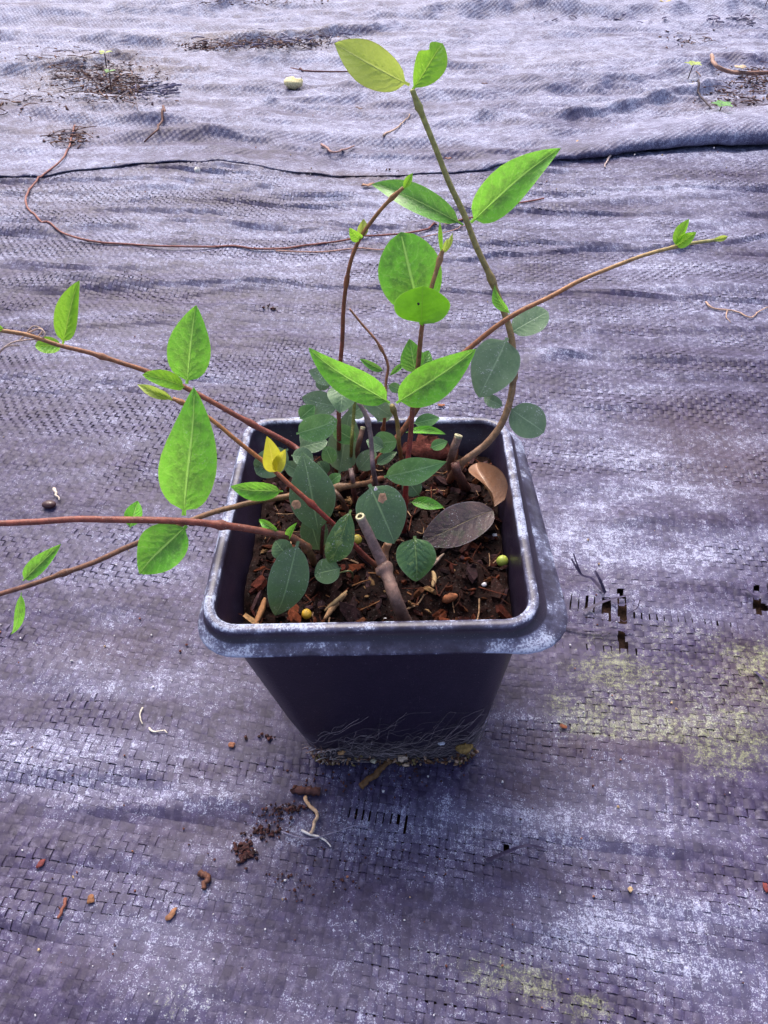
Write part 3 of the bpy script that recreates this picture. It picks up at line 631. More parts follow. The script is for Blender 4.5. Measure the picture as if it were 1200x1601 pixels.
# upright arched stem on the left
stem('T3', [(525,742,None),(529,690,20.9),(529,620,21.3),(533,545,21.8),(536,480,22.1),(545,415,22.3),(562,372,22.5),(590,334,22.6),(630,293,22.7)], .16, .09, [BRN, (.15,.055,.03), (.15,.035,.02), (.17,.04,.02), (.22,.08,.03), (.25,.12,.04)], (.18,.74,.97), label='arched red brown stem with a bud at its tip')
leaf('T3', (563,376), (546,356), 18, 'lime2', -.3, 10, .05, .25, 'ov'); leaf('T3', (563,372), (569,342), 17, 'lime', .3, -10, .05, .25, 'ov')
leaf('T3', (630,296), (645,270), 12, 'lime2', .1, 0, .05, .3, 'nar')
leaf('T3', (530,636), (470,622), 38, 'grey', .5, 15, .05, .12, 'ov', baseY=21.0)
leaf('T3', (536,602), (532,644), 46, 'grey', -.8, -5, .06, .12, 'wide', baseY=20.4)
leaf('T3', (527,595), (480,580), 25, 'grey', .5, 15, .05, .12, 'ov', baseY=21.6)
leaf('T3', (463,678), (527,658), 42, 'mid', .2, -10, .06, .2, 'rnd', baseY=19.8)
leaf('T3', (466,700), (512,690), 28, 'grey', .3, 10, .06, .12, 'rnd', baseY=20.2)
leaf('T3', (530,742), (546,640), 52, 'grey', .8, 0, .05, .1, 'ov', baseY=20.9)
leaf('T3', (512,758), (531,742), 19, 'mid', .1, 0, .05, .15, 'rnd', baseY=19.6)
leaf('T3', (511,742), (497,722), 24, 'dark', .2, 0, .05, .15, 'rnd', baseY=20.0)
# centre stem with the pair of round leaves
stem('T4', [(632,835,None),(635,770,18.8),(640,700,19.3),(646,630,19.6),(654,560,19.8),(660,505,19.9),(668,470,20.2),(681,425,20.5),(692,390,20.7)], .14, .09, [(.12,.02,.016), RED, RED, (.17,.045,.03), (.2,.07,.035), (.26,.11,.05), (.3,.16,.07)], (.62,.2,.97), label='red centre stem carrying two rounded bright leaves')
leaf('T4', (657,492), (626,363), 98, 'young', .9, 4, .05, .16, 'rnd', baseY=20.6, label='large rounded bright leaf behind the centre stem')
leaf('T4', (658,508), (661,449), 88, 'young2', -.2, 0, .0, .05, 'elp', baseY=19.6, label='rounded leaf with a small black hole facing forward')
leaf('T4', (690,400), (687,344), 7, 'lime2', .1, 0, .03, .2, 'nar'); leaf('T4', (696,396), (708,364), 8, 'lime', .1, 0, .05, .3, 'nar'); leaf('T4', (694,396), (700,372), 9, 'lime', -.1, 0, .05, .3, 'nar')
leaf('T4', (650,585), (640,530), 36, 'green', .4, 15, .05, .2, 'ov', baseY=20.2); leaf('T4', (652,580), (672,548), 26, 'green', .5, -15, .05, .2, 'ov', baseY=20.3)
leaf('T4', (664,607), (708,604), 22, 'lime2', .6, 0, .05, .2, 'ov', baseY=20.2)
leaf('T4', (600,745), (696,723), 43, 'mid', -.6, -10, .08, .2, 'lan', baseY=18.6, label='mid green leaf lying level in the middle of the pot')
leaf('T4', (641,785), (694,793), 19, 'green', -.2, 20, .06, .2, 'ov', baseY=18.9)
leaf('T4', (655,775), (628,740), 30, 'dark', .2, 0, .05, .1, 'ov', baseY=19.3)
leaf('T4', (646,662), (688,653), 22, 'mid', .3, 0, .05, .15, 'ov', baseY=20.6); leaf('T4', (634,676), (698,678), 12, 'young', .2, 30, .12, .2, 'ov', baseY=20.3)
leaf('T4', (622,690), (582,692), 34, 'mid', .2, 10, .05, .15, 'rnd', baseY=19.9)
leaf('T4', (588,726), (620,706), 16, 'dark', .2, 10, .05, .15, 'ov', baseY=19.6)
leaf('T3', (556,690), (520,668), 30, 'mid', .2, 0, .05, .15, 'rnd', baseY=20.9); leaf('T3', (560,735), (585,705), 30, 'grey', .2, 0, .05, .12, 'rnd', baseY=20.5)
leaf('T3', (508,655), (488,640), 22, 'grey', .1, 0, .05, .12, 'rnd', baseY=21.2); leaf('T3', (545,650), (572,632), 28, 'grey', .3, 0, .05, .12, 'ov', baseY=21.4)
leaf('T3', (478,742), (440,722), 26, 'grey', .2, 10, .05, .12, 'ov', baseY=19.2)
leaf('T3', (497,700), (470,668), 34, 'grey', .4, 5, .05, .12, 'ov', baseY=20.6); leaf('T3', (590,660), (608,628), 30, 'grey', .4, 5, .05, .12, 'ov', baseY=21.6)
leaf('T3', (500,612), (512,578), 24, 'grey', .3, 5, .05, .12, 'ov', baseY=21.8); leaf('T3', (468,655), (492,634), 26, 'mid', .2, 5, .05, .12, 'ov', baseY=20.9)
leaf('T4', (600,700), (572,688), 24, 'grey', .2, 5, .05, .12, 'ov', baseY=19.8); leaf('T3', (520,725), (508,698), 24, 'mid', .2, 5, .05, .12, 'rnd', baseY=20.4)
leaf('T4', (672,700), (700,690), 18, 'mid', .2, 5, .05, .12, 'ov', baseY=20.6); leaf('T13', (420,712), (400,735), 26, 'dark', .2, 5, .05, .12, 'ov', baseY=19.2)
# short stem with the two big bright leaves
stem('T5', [(627,724,None),(625,700,19.7),(620,665,19.5),(613,634,19.3)], .12, .10, [BRN, (.2,.075,.03), (.24,.10,.035), (.2,.16,.04)], (.97,), label='short stem with a spread pair of bright leaves')
leaf('T5', (609,630), (482,545), 50, 'young', .2, 10, .10, .22, 'ov', label='bright pointed leaf spreading to the left')
leaf('T5', (619,630), (744,546), 60, 'young', .1, -8, .10, .22, 'ov', label='bright pointed leaf spreading to the right')
# back kinked shoot
stem('T8b', [(592,722,None),(600,660,21.4),(604,600,22.0),(607,570,22.2),(592,537,22.3),(568,510,22.4),(547,484,22.4)], .12, .05, [BRN, BRN, (.22,.08,.04), (.30,.12,.07), (.34,.16,.09)], (.42,.8), label='kinked orange shoot at the back')
leaf('T8b', (600,580), (562,561), 12, 'green', .3, 20, .05, .3, 'ov', baseY=21.9); leaf('T8b', (608,588), (637,566), 9, 'green', .2, 10, .12, .3, 'nar')
leaf('T8b', (606,602), (628,610), 16, 'mid', .2, 0, .05, .2, 'ov', baseY=21.6)
leaf('T8b', (566,620), (614,652), 30, 'grey', .3, 0, .05, .1, 'ov', baseY=21.0, label='pale grey green leaf behind the grey stem')
# grey old stem and small stubs
stem('T8', [(588,775,None),(585,740,18.9),(580,700,19.2),(573,652,19.6),(562,628,19.8)], .15, .10, [(.12,.07,.08), GRY, GRY, (.18,.13,.13)], (.9,), label='old grey stem speckled with white')
stem('T6', [(546,742,None),(548,700,20.6),(551,660,20.9),(553,622,21.2)], .10, .085, [(.12,.03,.02), (.12,.05,.02), (.16,.15,.03), (.18,.2,.04)], (.35,), label='thin olive stem')
stem('T7', [(557,740,None),(560,700,20.5),(566,668,20.7)], .13, .125, [DRK, (.11,.05,.035), (.14,.07,.05)], cut=True, label='cut brown stub behind the grey stem')
stem('T7b', [(554,785,None),(552,755,19.0),(549,733,19.2)], .13, .12, [DRK, (.12,.03,.03), (.16,.10,.09)], label='short dark red stub')
stem('T15', [(503,878,None),(503,840,17.6),(506,800,18.0)], .10, .09, [DRK, (.10,.025,.025)])
stem('T16', [(545,805,None),(532,780,18.4),(518,762,18.8)], .13, .11, [DRK, (.13,.07,.045)])
stem('T17', [(552,905,None),(545,893,16.4),(520,900,16.6)], .05, .04, [(.1,.12,.05), (.13,.15,.06)])
# left, upper long shoot
stem('T11', [(500,738,None),(478,715,20.0),(455,697,20.1),(380,655,20.3),(295,608,20.4),(225,578,20.4),(150,555,20.3),(97,541,20.2),(40,523,20.1),(-25,514,20.0)], .17, .085, [BRN, (.16,.05,.035), (.17,.035,.028), (.2,.055,.035), (.25,.095,.045), (.25,.10,.05), (.32,.17,.07)], (.12,.45,.78), label='long red brown shoot leaving the pot at upper left')
leaf('T11', (292,600), (305,478), 66, 'young', .8, 8, .05, .18, 'ov', label='upright bright leaf on the upper left shoot')
leaf('T11', (288,606), (222,586), 26, 'lime2', -.7, -20, .12, .25, 'rnd', baseY=19.9)
leaf('T11', (98,538), (122,438), 36, 'lime2', .7, 15, .05, .3, 'ov'); leaf('T11', (97,542), (54,540), 26, 'lime2', -.2, -15, .06, .2, 'rnd', baseY=20.6)
leaf('T11', (6,516), (-14,508), 9, 'lime2', 0, 0, .05, .2, 'ov')
# red shoot from the cut stub
stem('T9', [(600,892,17.0),(575,872,16.9),(505,803,17.0),(440,745,17.3),(395,708,17.5),(345,668,17.7),(300,638,17.9),(268,622,18.0)], .165, .10, [(.14,.06,.03), (.17,.02,.02), (.2,.028,.02), (.27,.09,.035), (.29,.12,.04), (.27,.11,.04)], (.42,.97), label='red shoot running up to the left from the cut stub')
leaf('T9', (270,624), (213,601), 17, 'lime', .1, 10, .05, .3, 'lan'); leaf('T9', (272,628), (232,606), 10, 'lime', .1, -25, .05, .3, 'lan')
leaf('T9', (430,740), (417,682), 32, 'gold', -.3, 0, .06, .25, 'ov', label='small golden yellow leaf'); leaf('T9', (431,738), (446,702), 20, 'gold', -.5, 10, .03, .3, 'ov')
# grey cut stub, front
stem('T10', [(634,978,None),(618,935,15.0),(604,895,15.7),(596,885,15.9)], .27, .24, [(.15,.085,.065), (.20,.115,.09), (.23,.13,.10)], (.95,), label='thick grey brown foot of the cut stub')
stem('T10b', [(603,893,15.8),(590,866,16.0),(574,832,16.1),(562,808,16.1)], .22, .17, [(.2,.11,.09), (.22,.13,.115), (.25,.16,.14), (.32,.23,.18)], cut=True, label='thick grey stub cut off square at its top')
stem('T10c', [(603,893,16.0),(601,865,16.5),(606,850,16.6)], .19, .15, [(.2,.09,.05), (.26,.13,.07)])
# left level shoot
stem('T12', [(492,885,None),(480,860,16.4),(462,845,16.2),(440,836,16.1),(350,822,15.8),(283,815,15.6),(150,812,15.2),(0,817,14.8),(-60,820,14.6)], .19, .12, [(.13,.07,.035), (.16,.085,.04), (.15,.05,.03), (.19,.045,.028), (.2,.05,.032), (.21,.055,.036), (.21,.055,.036)], (.24,.47), label='level brown shoot crossing the left rim', hairy=1)
leaf('T12', (287,806), (306,615), 86, 'young', .9, 6, .05, .18, 'ov', label='largest bright leaf standing left of the pot'); 
leaf('T12', (292,822), (213,897), 72, 'young', -.9, -8, .06, .15, 'ov', label='bright leaf hanging below the level shoot')
leaf('T12', (203,826), (215,783), 26, 'young', .8, 10, .04, .2, 'ov', baseY=16.4)
leaf('T12', (435,830), (404,812), 14, 'young', .3, 20, .08, .3, 'ov'); leaf('T12', (451,841), (464,817), 11, 'young', -.1, 20, .15, .3, 'ov')
leaf('T12', (466,846), (432,972), 62, 'dark', -.9, 4, .05, .12, 'ov', baseY=15.7, label='dark grey green leaf hanging at the front left'); leaf('T12', (452,872), (430,846), 34, 'dark', .3, 10, .05, .1, 'rnd', baseY=16.7)
# left lower shoot
stem('T13', [(600,748,None),(560,757,19.1),(500,765,18.7),(440,778,18.3),(380,790,17.9),(310,808,17.4),(250,835,16.9),(190,860,16.5),(120,888,16.0),(60,910,15.6),(0,928,15.3),(-50,943,15.0)], .14, .10, [BRN, (.16,.075,.04), (.17,.09,.04), (.18,.09,.04), (.15,.065,.035), (.14,.06,.035), (.15,.055,.035)], (.3,.83), label='lower brown shoot passing under the level one')
leaf('T13', (36,908), (93,852), 26, 'young', .5, 12, .05, .25, 'ov'); leaf('T13', (33,926), (20,996), 15, 'young', -.4, 20, .05, .3, 'ov')
leaf('T13', (442,768), (357,764), 30, 'young', .1, 15, .05, .15, 'ov', baseY=18.0, label='bright level leaf over the left rim')
# dark old leaves in the pot
leaf('T13', (498,834), (474,708), 72, 'dark', 1.0, -4, .05, .12, 'lan', baseY=17.4, label='large dark leaf with a brown hole')
leaf('T13', (480,800), (500,866), 44, 'dark', -.2, 10, .05, .12, 'ov', baseY=17.8)
leaf('T13', (450,702), (398,742), 44, 'grey', -.4, 10, .05, .1, 'rnd', baseY=19.6); leaf('T13', (455,712), (490,718), 30, 'grey', .1, 10, .05, .1, 'rnd', baseY=19.3)
leaf('T10b', (577,757), (617,850), 78, 'dark', -.9, 4, .06, .12, 'wide', baseY=17.1, label='dark green leaf with a purple base and a brown spot')
leaf('T10b', (548,797), (516,882), 44, 'mottle', -.8, 10, .06, .15, 'obo', baseY=17.0, label='mottled green and yellow leaf')
leaf('T10b', (533,888), (490,898), 40, 'dark', -.1, 0, .05, .1, 'rnd', baseY=16.4)
leaf('T10', (648,838), (652,910), 62, 'mottle', -.9, 0, .06, .12, 'wide', baseY=16.8, label='small heart shaped mottled leaf')
# holes and spots on the leaves: torn brown edges stand a little proud
def scar(parent_key, px_, py_, y, r, label=None, col=(.35, .2, .13), name='leaf_scar'):
    c = PY(px_, py_, y); view = CAM - c; view /= np.linalg.norm(view); u = np.cross(view, [0, 0, 1.]); u /= np.linalg.norm(u); w = np.cross(view, u)
    n = 11; rr = r * (.6 + .6 * rng.random(n)); P = np.array([c + (u * math.cos(a) * .8 + w * math.sin(a)) * q for a, q in zip(np.linspace(0, 2 * math.pi, n, endpoint=False), rr)])
    V = np.r_[P, [c + view * .03]]; mk(name, V, [(i, (i + 1) % n, n) for i in range(n)], M['debris'], STEMS[parent_key][0], origin=c, attrs=dict(col=np.r_[np.tile(col, (n, 1)), [np.array(col) * .35]]))
scar('T13', 462, 789, 17.15, .2); scar('T10b', 597, 778, 16.6, .17); scar('T10b', 587, 764, 16.6, .07, col=(.6, .55, .6)); scar('T4', 654, 475, 18.85, .05, col=(.01, .01, .01))

# fallen dead leaves lying on the soil: things of their own
def lone_leaf(b, t, wpx, mat, upb, upt, label, **k):
    global plant
    B = onsoil(*b, upb); T = onsoil(*t, upt); n0 = set(bpy.data.objects)
    o = leaf(None, b, t, wpx, mat, dY=T[1] - B[1], baseY=B[1], name='fallen_leaf', **k)
    mw = Vector(ORIG[o.name] * S); o.parent = None; o.location = mw
    return tag(o, label, 'leaf', 'dead leaves lying on the soil')
lone_leaf((770,798), (664,845), 62, 'purple', .7, .5, 'purple brown dead leaf with a frosted edge lying in the right of the pot', tilt=-15, curv=.05, fold=.1, shape='rnd', pet=.02)
lone_leaf((772,792), (742,722), 36, 'brown', .6, 1.3, 'curled orange brown dead leaf leaning on the right wall of the pot', tilt=-35, curv=.10, fold=.9, shape='wide', pet=.02, twist=75)

# ---------------------------------------------------------------- debris on the fabric
def lay(px_, py_, up): return G(px_, py_, up)
def strand(name, pts, r, col, label, cat, up=.06, taper=.5, group=None, col2=None, rough=.1, parent=None):
    P = np.array([G(a[0], a[1], a[2] if len(a) > 2 else up) for a in pts]); n = max(10, 7 * len(pts)); C = catmull(P, n)
    for c in C:
        c[2] = max(c[2], float(hz(c[0], c[1])) + (.17 if c[1] > fold_y(c[0]) else .03) + r)
    t = np.linspace(0, 1, n); cum = t * len(pts); C[:, 0] += (vnoise(cum * 1.7, cum * 0, r * 100) - .5) * r * 1.6
    V, F_ = tube(C, r * (1 - (1 - taper) * t), 6, rough=rough); cc = np.array(col)[None] * (1 - t)[:, None] + np.array(col2 or col)[None] * t[:, None]; cc = np.repeat(cc, 6, 0); cc = np.r_[cc, cc[:1], cc[-1:]]
    o = mk(name, V, F_, M['root'], parent, origin=P[0] if parent is None else None, attrs=dict(col=cc))
    return tag(o, label, cat, group) if label else o
RT1 = (.24, .09, .07)
strand('dead_vine', [(116,196),(108,228),(95,252),(62,278),(42,302),(42,322),(62,345),(100,365),(150,378),(230,384),(330,386),(430,389),(510,380),(570,370),(640,364),(700,350),(770,332),(850,310)], .095, (.27, .12, .10), 'long thin reddish dead vine curving across the fabric behind the pot', 'vine', .1, .8, col2=(.2, .07, .06))
strand('dry_root', [(430,392),(500,394),(560,388),(600,390),(640,376),(700,362),(730,352)], .07, (.36, .2, .16), 'pale fine root lying along the long dead vine', 'root', .08, group='dry roots on the fabric')
strand('dry_root', [(455,107),(480,111),(540,112),(600,110)], .14, (.12, .05, .05), 'dark root behind the top yellow leaf', 'root', .1, group='dry roots on the fabric')
strand('curved_twig', [(256,166),(255,185),(243,205),(227,222)], .15, (.13, .06, .05), 'short curved brown twig at upper left of the fabric', 'twig', .15, group='twigs on the fabric')
strand('curled_root', [(503,226),(520,238),(545,232),(553,228)], .14, (.34, .2, .18), 'pale curled root just above the fold line', 'root', .1, group='dry roots on the fabric')
strand('dry_root', [(600,212),(622,198),(640,182)], .12, (.4, .27, .2), 'faint tan root right of the fold at upper middle', 'root', .08, group='dry roots on the fabric')
strand('dry_root', [(955,243),(948,252),(945,262)], .12, (.42, .32, .3), 'small pale hooked root on the fold at right', 'root', .08, group='dry roots on the fabric')
strand('dry_root', [(1102,472),(1116,482),(1146,486),(1172,496),(1178,494),(1188,486),(1205,478)], .075, (.42, .27, .2), 'branching pale root at the right edge of the fabric', 'root', .08, group='dry roots on the fabric')
strand('dry_root', [(1137,486),(1136,496),(1142,504)], .05, (.42, .27, .2), 'tiny side root below the branching pale root', 'root', .06, group='dry roots on the fabric')
strand('dry_root', [(475,1245),(482,1256),(494,1270),(492,1290),(484,1303)], .075, (.45, .27, .15), 'kinked tan root in front of the pot', 'root', .12, .8, col2=(.5, .36, .25), group='dry roots on the fabric')
strand('dry_root', [(472,1298),(484,1304),(500,1309),(512,1318),(516,1324)], .05, (.6, .56, .54), 'white root tip joined to the kinked tan root', 'root', .08, group='dry roots on the fabric')
strand('dry_root', [(222,1106),(218,1120),(222,1132)], .04, (.55, .5, .42), 'short white root left of the pot', 'root', .06, group='dry roots on the fabric')
strand('dry_root', [(232,1138),(240,1144),(256,1142),(260,1146)], .04, (.55, .5, .42), 'white hooked root just below the short white one', 'root', .06, group='dry roots on the fabric')
strand('straw', [(83,764),(88,773),(92,782)], .10, (.5, .42, .36), 'pale bit of straw beside the dark seed', 'straw', .1, .3)
strand('brown_stick', [(457,1233),(475,1236),(505,1238)], .16, (.07, .025, .022), 'short dark brown stick in front of the pot', 'twig', .15, .9, group='twigs on the fabric', rough=.25)
strand('brown_stick', [(560,1230),(578,1216),(600,1200),(613,1188)], .13, (.14, .07, .03), 'brown twig poking out from under the pot', 'twig', .15, .8, group='twigs on the fabric', rough=.2)
strand('brown_stick', [(104,1404),(98,1418),(92,1436)], .06, (.2, .07, .05), 'thin red brown twig at lower left', 'twig', .08, .8, group='twigs on the fabric')
strand('brown_stick', [(314,1364),(322,1372),(317,1390)], .12, (.11, .045, .03), 'small hooked brown twig below the dark crumbs', 'twig', .1, .7, group='twigs on the fabric', rough=.25)
strand('fallen_twig', [(1112,92),(1118,102),(1140,112),(1165,114),(1200,113),(1240,108)], .24, (.36, .22, .17), 'peeling pale twig at the top right edge', 'twig', .4, .9, group='twigs on the fabric', col2=(.14, .06, .05))
for i, (px_, py_, r, lab) in enumerate([(458,124,1.15,'round pale yellow stone on the fabric at upper middle')]):
    blob('yellow_stone', G(px_, py_ + 6, .6), r, (.62, .55, .30), M['debris'], lab, 'stone', (1, .8, .5), .35)
blob('dark_seed', G(76,789,.12), .32, (.045,.012,.012), M['pellet'], 'dark brown oval seed left of the pot', 'seed', (1.15,.8,.6), .05)
blob('white_pebble', G(308,266,.1), .28, (.7,.66,.6), M['debris'], 'small white pebble on the dark fold line', 'pebble', (1,.9,1), .2)
def flake(px_, py_, w, h, col, label, cat='leaf', name='leaf_scrap', group='dry leaf scraps on the fabric', up=.03, rot=0.):
    w *= .85; h *= .85; col = tuple(q * .75 for q in col)
    c = G(px_, py_, up); n = 12; k = 1 / pxcm(c); V = []
    rr = .75 + .5 * rng.random(n)
    for i in range(n):
        a = 2 * math.pi * i / n; x_, y_ = math.cos(a) * w * k / 2 * rr[i], math.sin(a) * h * k / 2 * rr[i] * 1.35
        x_, y_ = x_ * math.cos(rot) - y_ * math.sin(rot), x_ * math.sin(rot) + y_ * math.cos(rot)
        V.append([c[0] + x_, c[1] + y_, c[2] + abs(math.sin(a * 2)) * .12 * w * k + .02])
    V.append(c + [0, 0, .02]); top = len(V); V2 = np.array(V) - [0, 0, .03]
    F_ = [(i, (i + 1) % n, n) for i in range(n)] + [(top + i, top + n, top + (i + 1) % n) for i in range(n)] + [(i, top + i, top + (i + 1) % n, (i + 1) % n) for i in range(n)]
    o = mk(name, np.r_[V, V2], F_, M['debris'], origin=c, attrs=dict(col=np.tile(col, (2 * n + 2, 1)))); return tag(o, label, cat, group)
flake(142,1406,15,13,(.27,.12,.06),'small round orange leaf scrap at lower left'); flake(267,1431,12,20,(.32,.15,.08),'pointed orange leaf scrap at lower left, right of the round one', rot=-.6)
flake(362,1165,13,8,(.30,.12,.07),'small brown scrap left of the pot base'); flake(63,1351,10,14,(.18,.04,.04),'dark red scrap near the left edge', rot=-.6); flake(985,1391,9,8,(.6,.42,.25),'tiny cream scrap at lower right')
flake(907,223,18,11,(.62,.36,.10),'yellow orange leaf scrap resting above the fold', up=.3); flake(1021,216,16,6,(.5,.36,.18),'flat tan leaf scrap above the fold at right', up=.3); flake(1048,208,12,6,(.45,.08,.06),'tiny red leaf scrap above the fold at right', up=.3)
flake(1040,4,28,10,(.55,.42,.12),'yellow leaf at the top edge of the picture', up=.8); flake(563,170,8,5,(.2,.12,.09),'small brown fleck right of the yellow stone', up=.3); flake(558,168,6,4,(.16,.09,.08),'darker fleck beside the small brown one', up=.3)
flake(700,248,14,5,(.25,.12,.1),'brown scrap on the fold behind the tall stem', up=.4); flake(575,290,26,6,(.4,.22,.14),'tan leaf strip just below the fold', up=.1, rot=.3); flake(757,131,11,5,(.12,.06,.07),'dark fleck at upper right of the tall stem', up=.3)
flake(880,1136,13,6,(.3,.1,.05),'rusty scrap on the fabric right of the pot', rot=-.5); flake(1197,1388,9,14,(.2,.04,.04),'dark red scrap at the right edge'); flake(690,634,13,5,(.35,.13,.07),'rusty scrap just behind the rim'); flake(905,625+10,12,5,(.02,.02,.02),'dark fleck') if False else None
flake(1158,106,22,16,(.5,.38,.26),'pale peeled bark scrap on the top right twig', up=1.0, name='bark_scrap', cat='bark')
# weeds growing through the far fabric
def weed(px_, py_, n, size, col, label, stemcol=(.08, .05, .05), hgt=1.6):
    c = G(px_, py_, .0); root = empty('small_weed', c, label, 'weed', 'small weeds in the fabric')
    C = np.array([c, c + [.1, 0, hgt * .5], c + [.2, -.1, hgt]]); V, F_ = tube(catmull(C, 8), .07, 6); mk('stem', V, F_, M['root'], root, attrs=dict(col=np.tile(stemcol, (len(V), 1))))
    for i in range(n):
        a = 6.28 * i / n + .4; d = np.array([math.cos(a), math.sin(a), .35]); s_ = np.array([-math.sin(a), math.cos(a), 0]); V = []
        for q in range(7):
            x = q / 6; w_ = math.sin(math.pi * x ** .8) * size * .38
            for j in (-1, 0, 1): V.append(C[2] + d * size * (x + .1) - [0, 0, .25 * size * x * x] + s_ * w_ * j + [0, 0, abs(j) * .05])
        mk('leaf', V, [(q * 3 + j, q * 3 + j + 1, q * 3 + j + 4, q * 3 + j + 3) for q in range(6) for j in (0, 1)], M['green' if col == 0 else 'lime'], root, uv=[(q / 6, .5 + j * .5) for q in range(7) for j in (-1, 0, 1)])
weed(1118, 190, 5, 1.1, 0, 'small green weed sprouting above the fold at right'); weed(1075, 124, 5, 1.0, 1, 'pale yellow green sprig on a dark stalk at upper right'); weed(166, 106, 3, .9, 1, 'tiny lime sprig in the upper left debris'); weed(173, 136, 3, .7, 0, 'tiny green sprig in the debris below the lime one'); weed(1196, 10, 4, 1.4, 1, 'pale dry sprig at the top right corner')
strand('bare_twig', [(1084,128),(1092,146),(1104,160),(1120,178)], .14, (.05,.035,.045), 'thin black stalk leading down from the pale sprig', 'twig', .5, group='twigs on the fabric')
# litter caught in the far tears (nobody could count it)
def litter(name, zones, label, cols, rr=(.05, .16), ln=(1, 5), hup=.5, flatx=.5):
    bag = Bag()
    for px_, py_, rx, ry, n in zones:
        for k in range(n):
            a, b = random.gauss(px_, rx / 2), random.gauss(py_, ry / 2); c = G(a, b, random.random() * hup * .4 + .03); th = random.gauss(0, flatx); l = random.uniform(*ln)
            d = np.array([math.cos(th), math.sin(th), random.gauss(0, .08)]) * l / 2; kk = np.array([random.gauss(0, .1), random.gauss(0, .1), random.random() * .1]) * l
            V, F_ = tube(catmull([c - d, c + kk, c + d], 6), random.uniform(*rr), 5); bag.add(V, F_, random.choice(cols))
        for k in range(n * 2 if name == 'twig_litter' else 0):
            c = G(random.gauss(px_, rx / 2), random.gauss(py_, ry / 2), .03); chip(c, random.uniform(.15, .8), random.uniform(.1, .35), .06, random.choice(cols), bag)
    o = mk(name, bag.V(), bag.f, M['debris'], attrs=dict(col=bag.A())); return tag(o, label, 'debris', kind='stuff')
DC = [(.07,.03,.03), (.12,.055,.045), (.05,.025,.03), (.2,.11,.08), (.09,.05,.06), (.16,.14,.18)]
litter('twig_litter', [(150,118,90,26,150),(190,140,60,22,90),(110,215,40,16,25),(60,160,90,20,20),(430,66,110,9,110),(330,72,50,8,50),(1150,145,60,30,60),(1185,120,30,20,40),(400,2,120,8,30),(90,90,100,20,25),(1080,62,50,14,14)],
       'tangle of dark dry twigs and needles caught in the far fabric', DC, (.018, .055), (.4, 2.6), .8, 1.2)
litter('fabric_fringe', [(440,62,100,14,60),(240,140,40,10,40),(1150,30,60,8,30),(900,30,120,10,10)], 'frayed loose tape ends standing at the far tears', [(.16,.14,.22), (.1,.085,.14), (.3,.28,.36)], (.06, .12), (.8, 2), 1.0, 1.3)
# frayed strands and a torn strip by the pot's right side
def tape_strip(pts, w, label, group='loose frayed tapes beside the tear'):
    P = np.array([G(a, b, u_) for a, b, u_ in pts]); C = catmull(P, 6 * len(pts)); T = np.gradient(C, axis=0); T /= np.linalg.norm(T, axis=1)[:, None]
    s_ = np.cross(T, [0, 0, 1.]); s_ /= np.linalg.norm(s_, axis=1)[:, None]; n = len(C); ta = np.linspace(1, .5, n)[:, None] * w / 2
    V = np.r_[C - s_ * ta, C + s_ * ta + [0, 0, .03]]; F_ = [(i, i + 1, n + i + 1, n + i) for i in range(n - 1)]
    o = mk('loose_tape', V, F_, M['fabric'], origin=P[0], attrs=dict(tint=np.full(2 * n, .9), dust=np.full(2 * n, .1), algae=np.zeros(2 * n), brown=np.zeros(2 * n))); return tag(o, label, 'tape', group)
tape_strip([(946,928,.1),(938,908,.7),(930,893,1.0)], .2, 'frayed tape standing up at the top of the tear right of the pot')
tape_strip([(944,926,.1),(925,905,.4),(908,898,.8),(893,874,1.3)], .17, 'longest split tape standing up from the tear')
tape_strip([(908,898,.8),(903,886,1.1),(896,866,1.5)], .10, 'thin split end beside the longest frayed tape')
tape_strip([(880,978,.12),(925,984,.2),(990,986,.12)], .16, 'loose tape lying across the tear from the rim corner')
tape_strip([(912,956,.12),(945,940,.25),(985,930,.15)], .18, 'loose tape slanting over the upper part of the tear')
tape_strip([(940,994,.12),(965,984,.4),(992,1000,.2)], .10, 'thin pale tape looped over the lower part of the tear')
tape_strip([(958,942,.1),(972,946,.3),(990,940,.35)], .08, 'thin frayed thread across the largest opening of the tear')
tape_strip([(955,975,.1),(966,968,.3),(976,972,.45),(984,966,.5)], .06, 'curled thread end in the middle of the tear')
tape_strip([(985,958,.1),(996,950,.35),(1000,938,.5)], .07, 'short upright thread at the right side of the tear')
tape_strip([(1168,920,.1),(1180,930,.4),(1200,926,.2)], .14, 'loose tape over the hole at the right edge')
tape_strip([(760,1346,.1),(790,1333,.3),(822,1322,.5),(850,1326,.1)], .16, 'curled loose tape in the worn band at lower right')
tape_strip([(1180,1180-130,.05),(1192,1060,.25),(1205,1068,.1)], .18, 'lifted tape end at the right edge by the green stain')
strand('fine_thread', [(440,1300),(480,1312),(520,1302),(560,1290),(585,1300)], .03, (.2,.18,.26), 'thin loose thread in front of the pot', 'thread', .15, group='loose threads')
# crumbs
bag = Bag()
def crumb(px_, py_, r, col):
    c = G(px_, py_, r * .4); chip(c, r * 2, r * random.uniform(1.2, 2), r, col, bag)
for px_, py_, rx, ry, n, s_ in [(380,1333,14,12,70,.09),(415,1300,22,10,40,.07),(450,1266,28,10,50,.07),(425,1280,40,20,40,.05),(437,1370,20,10,15,.05),(470,1385,30,20,20,.05),(540,1390,18,20,10,.05),(418,1152,10,4,12,.07),(383,1150,4,4,6,.07),(500,1225,60,18,30,.05),
                             (600,268,20,5,10,.12),(425,482,12,5,10,.09),(200,430,20,8,8,.06),(530,1330,160,60,40,.04),(640,1210,90,20,30,.05)]:
    for k in range(n): crumb(random.gauss(px_, rx * .6), random.gauss(py_, ry * .6), .75 * s_ * random.uniform(.5, 1.5), random.choice([(.045, .014, .014), (.07, .022, .02), (.03, .01, .01)]))
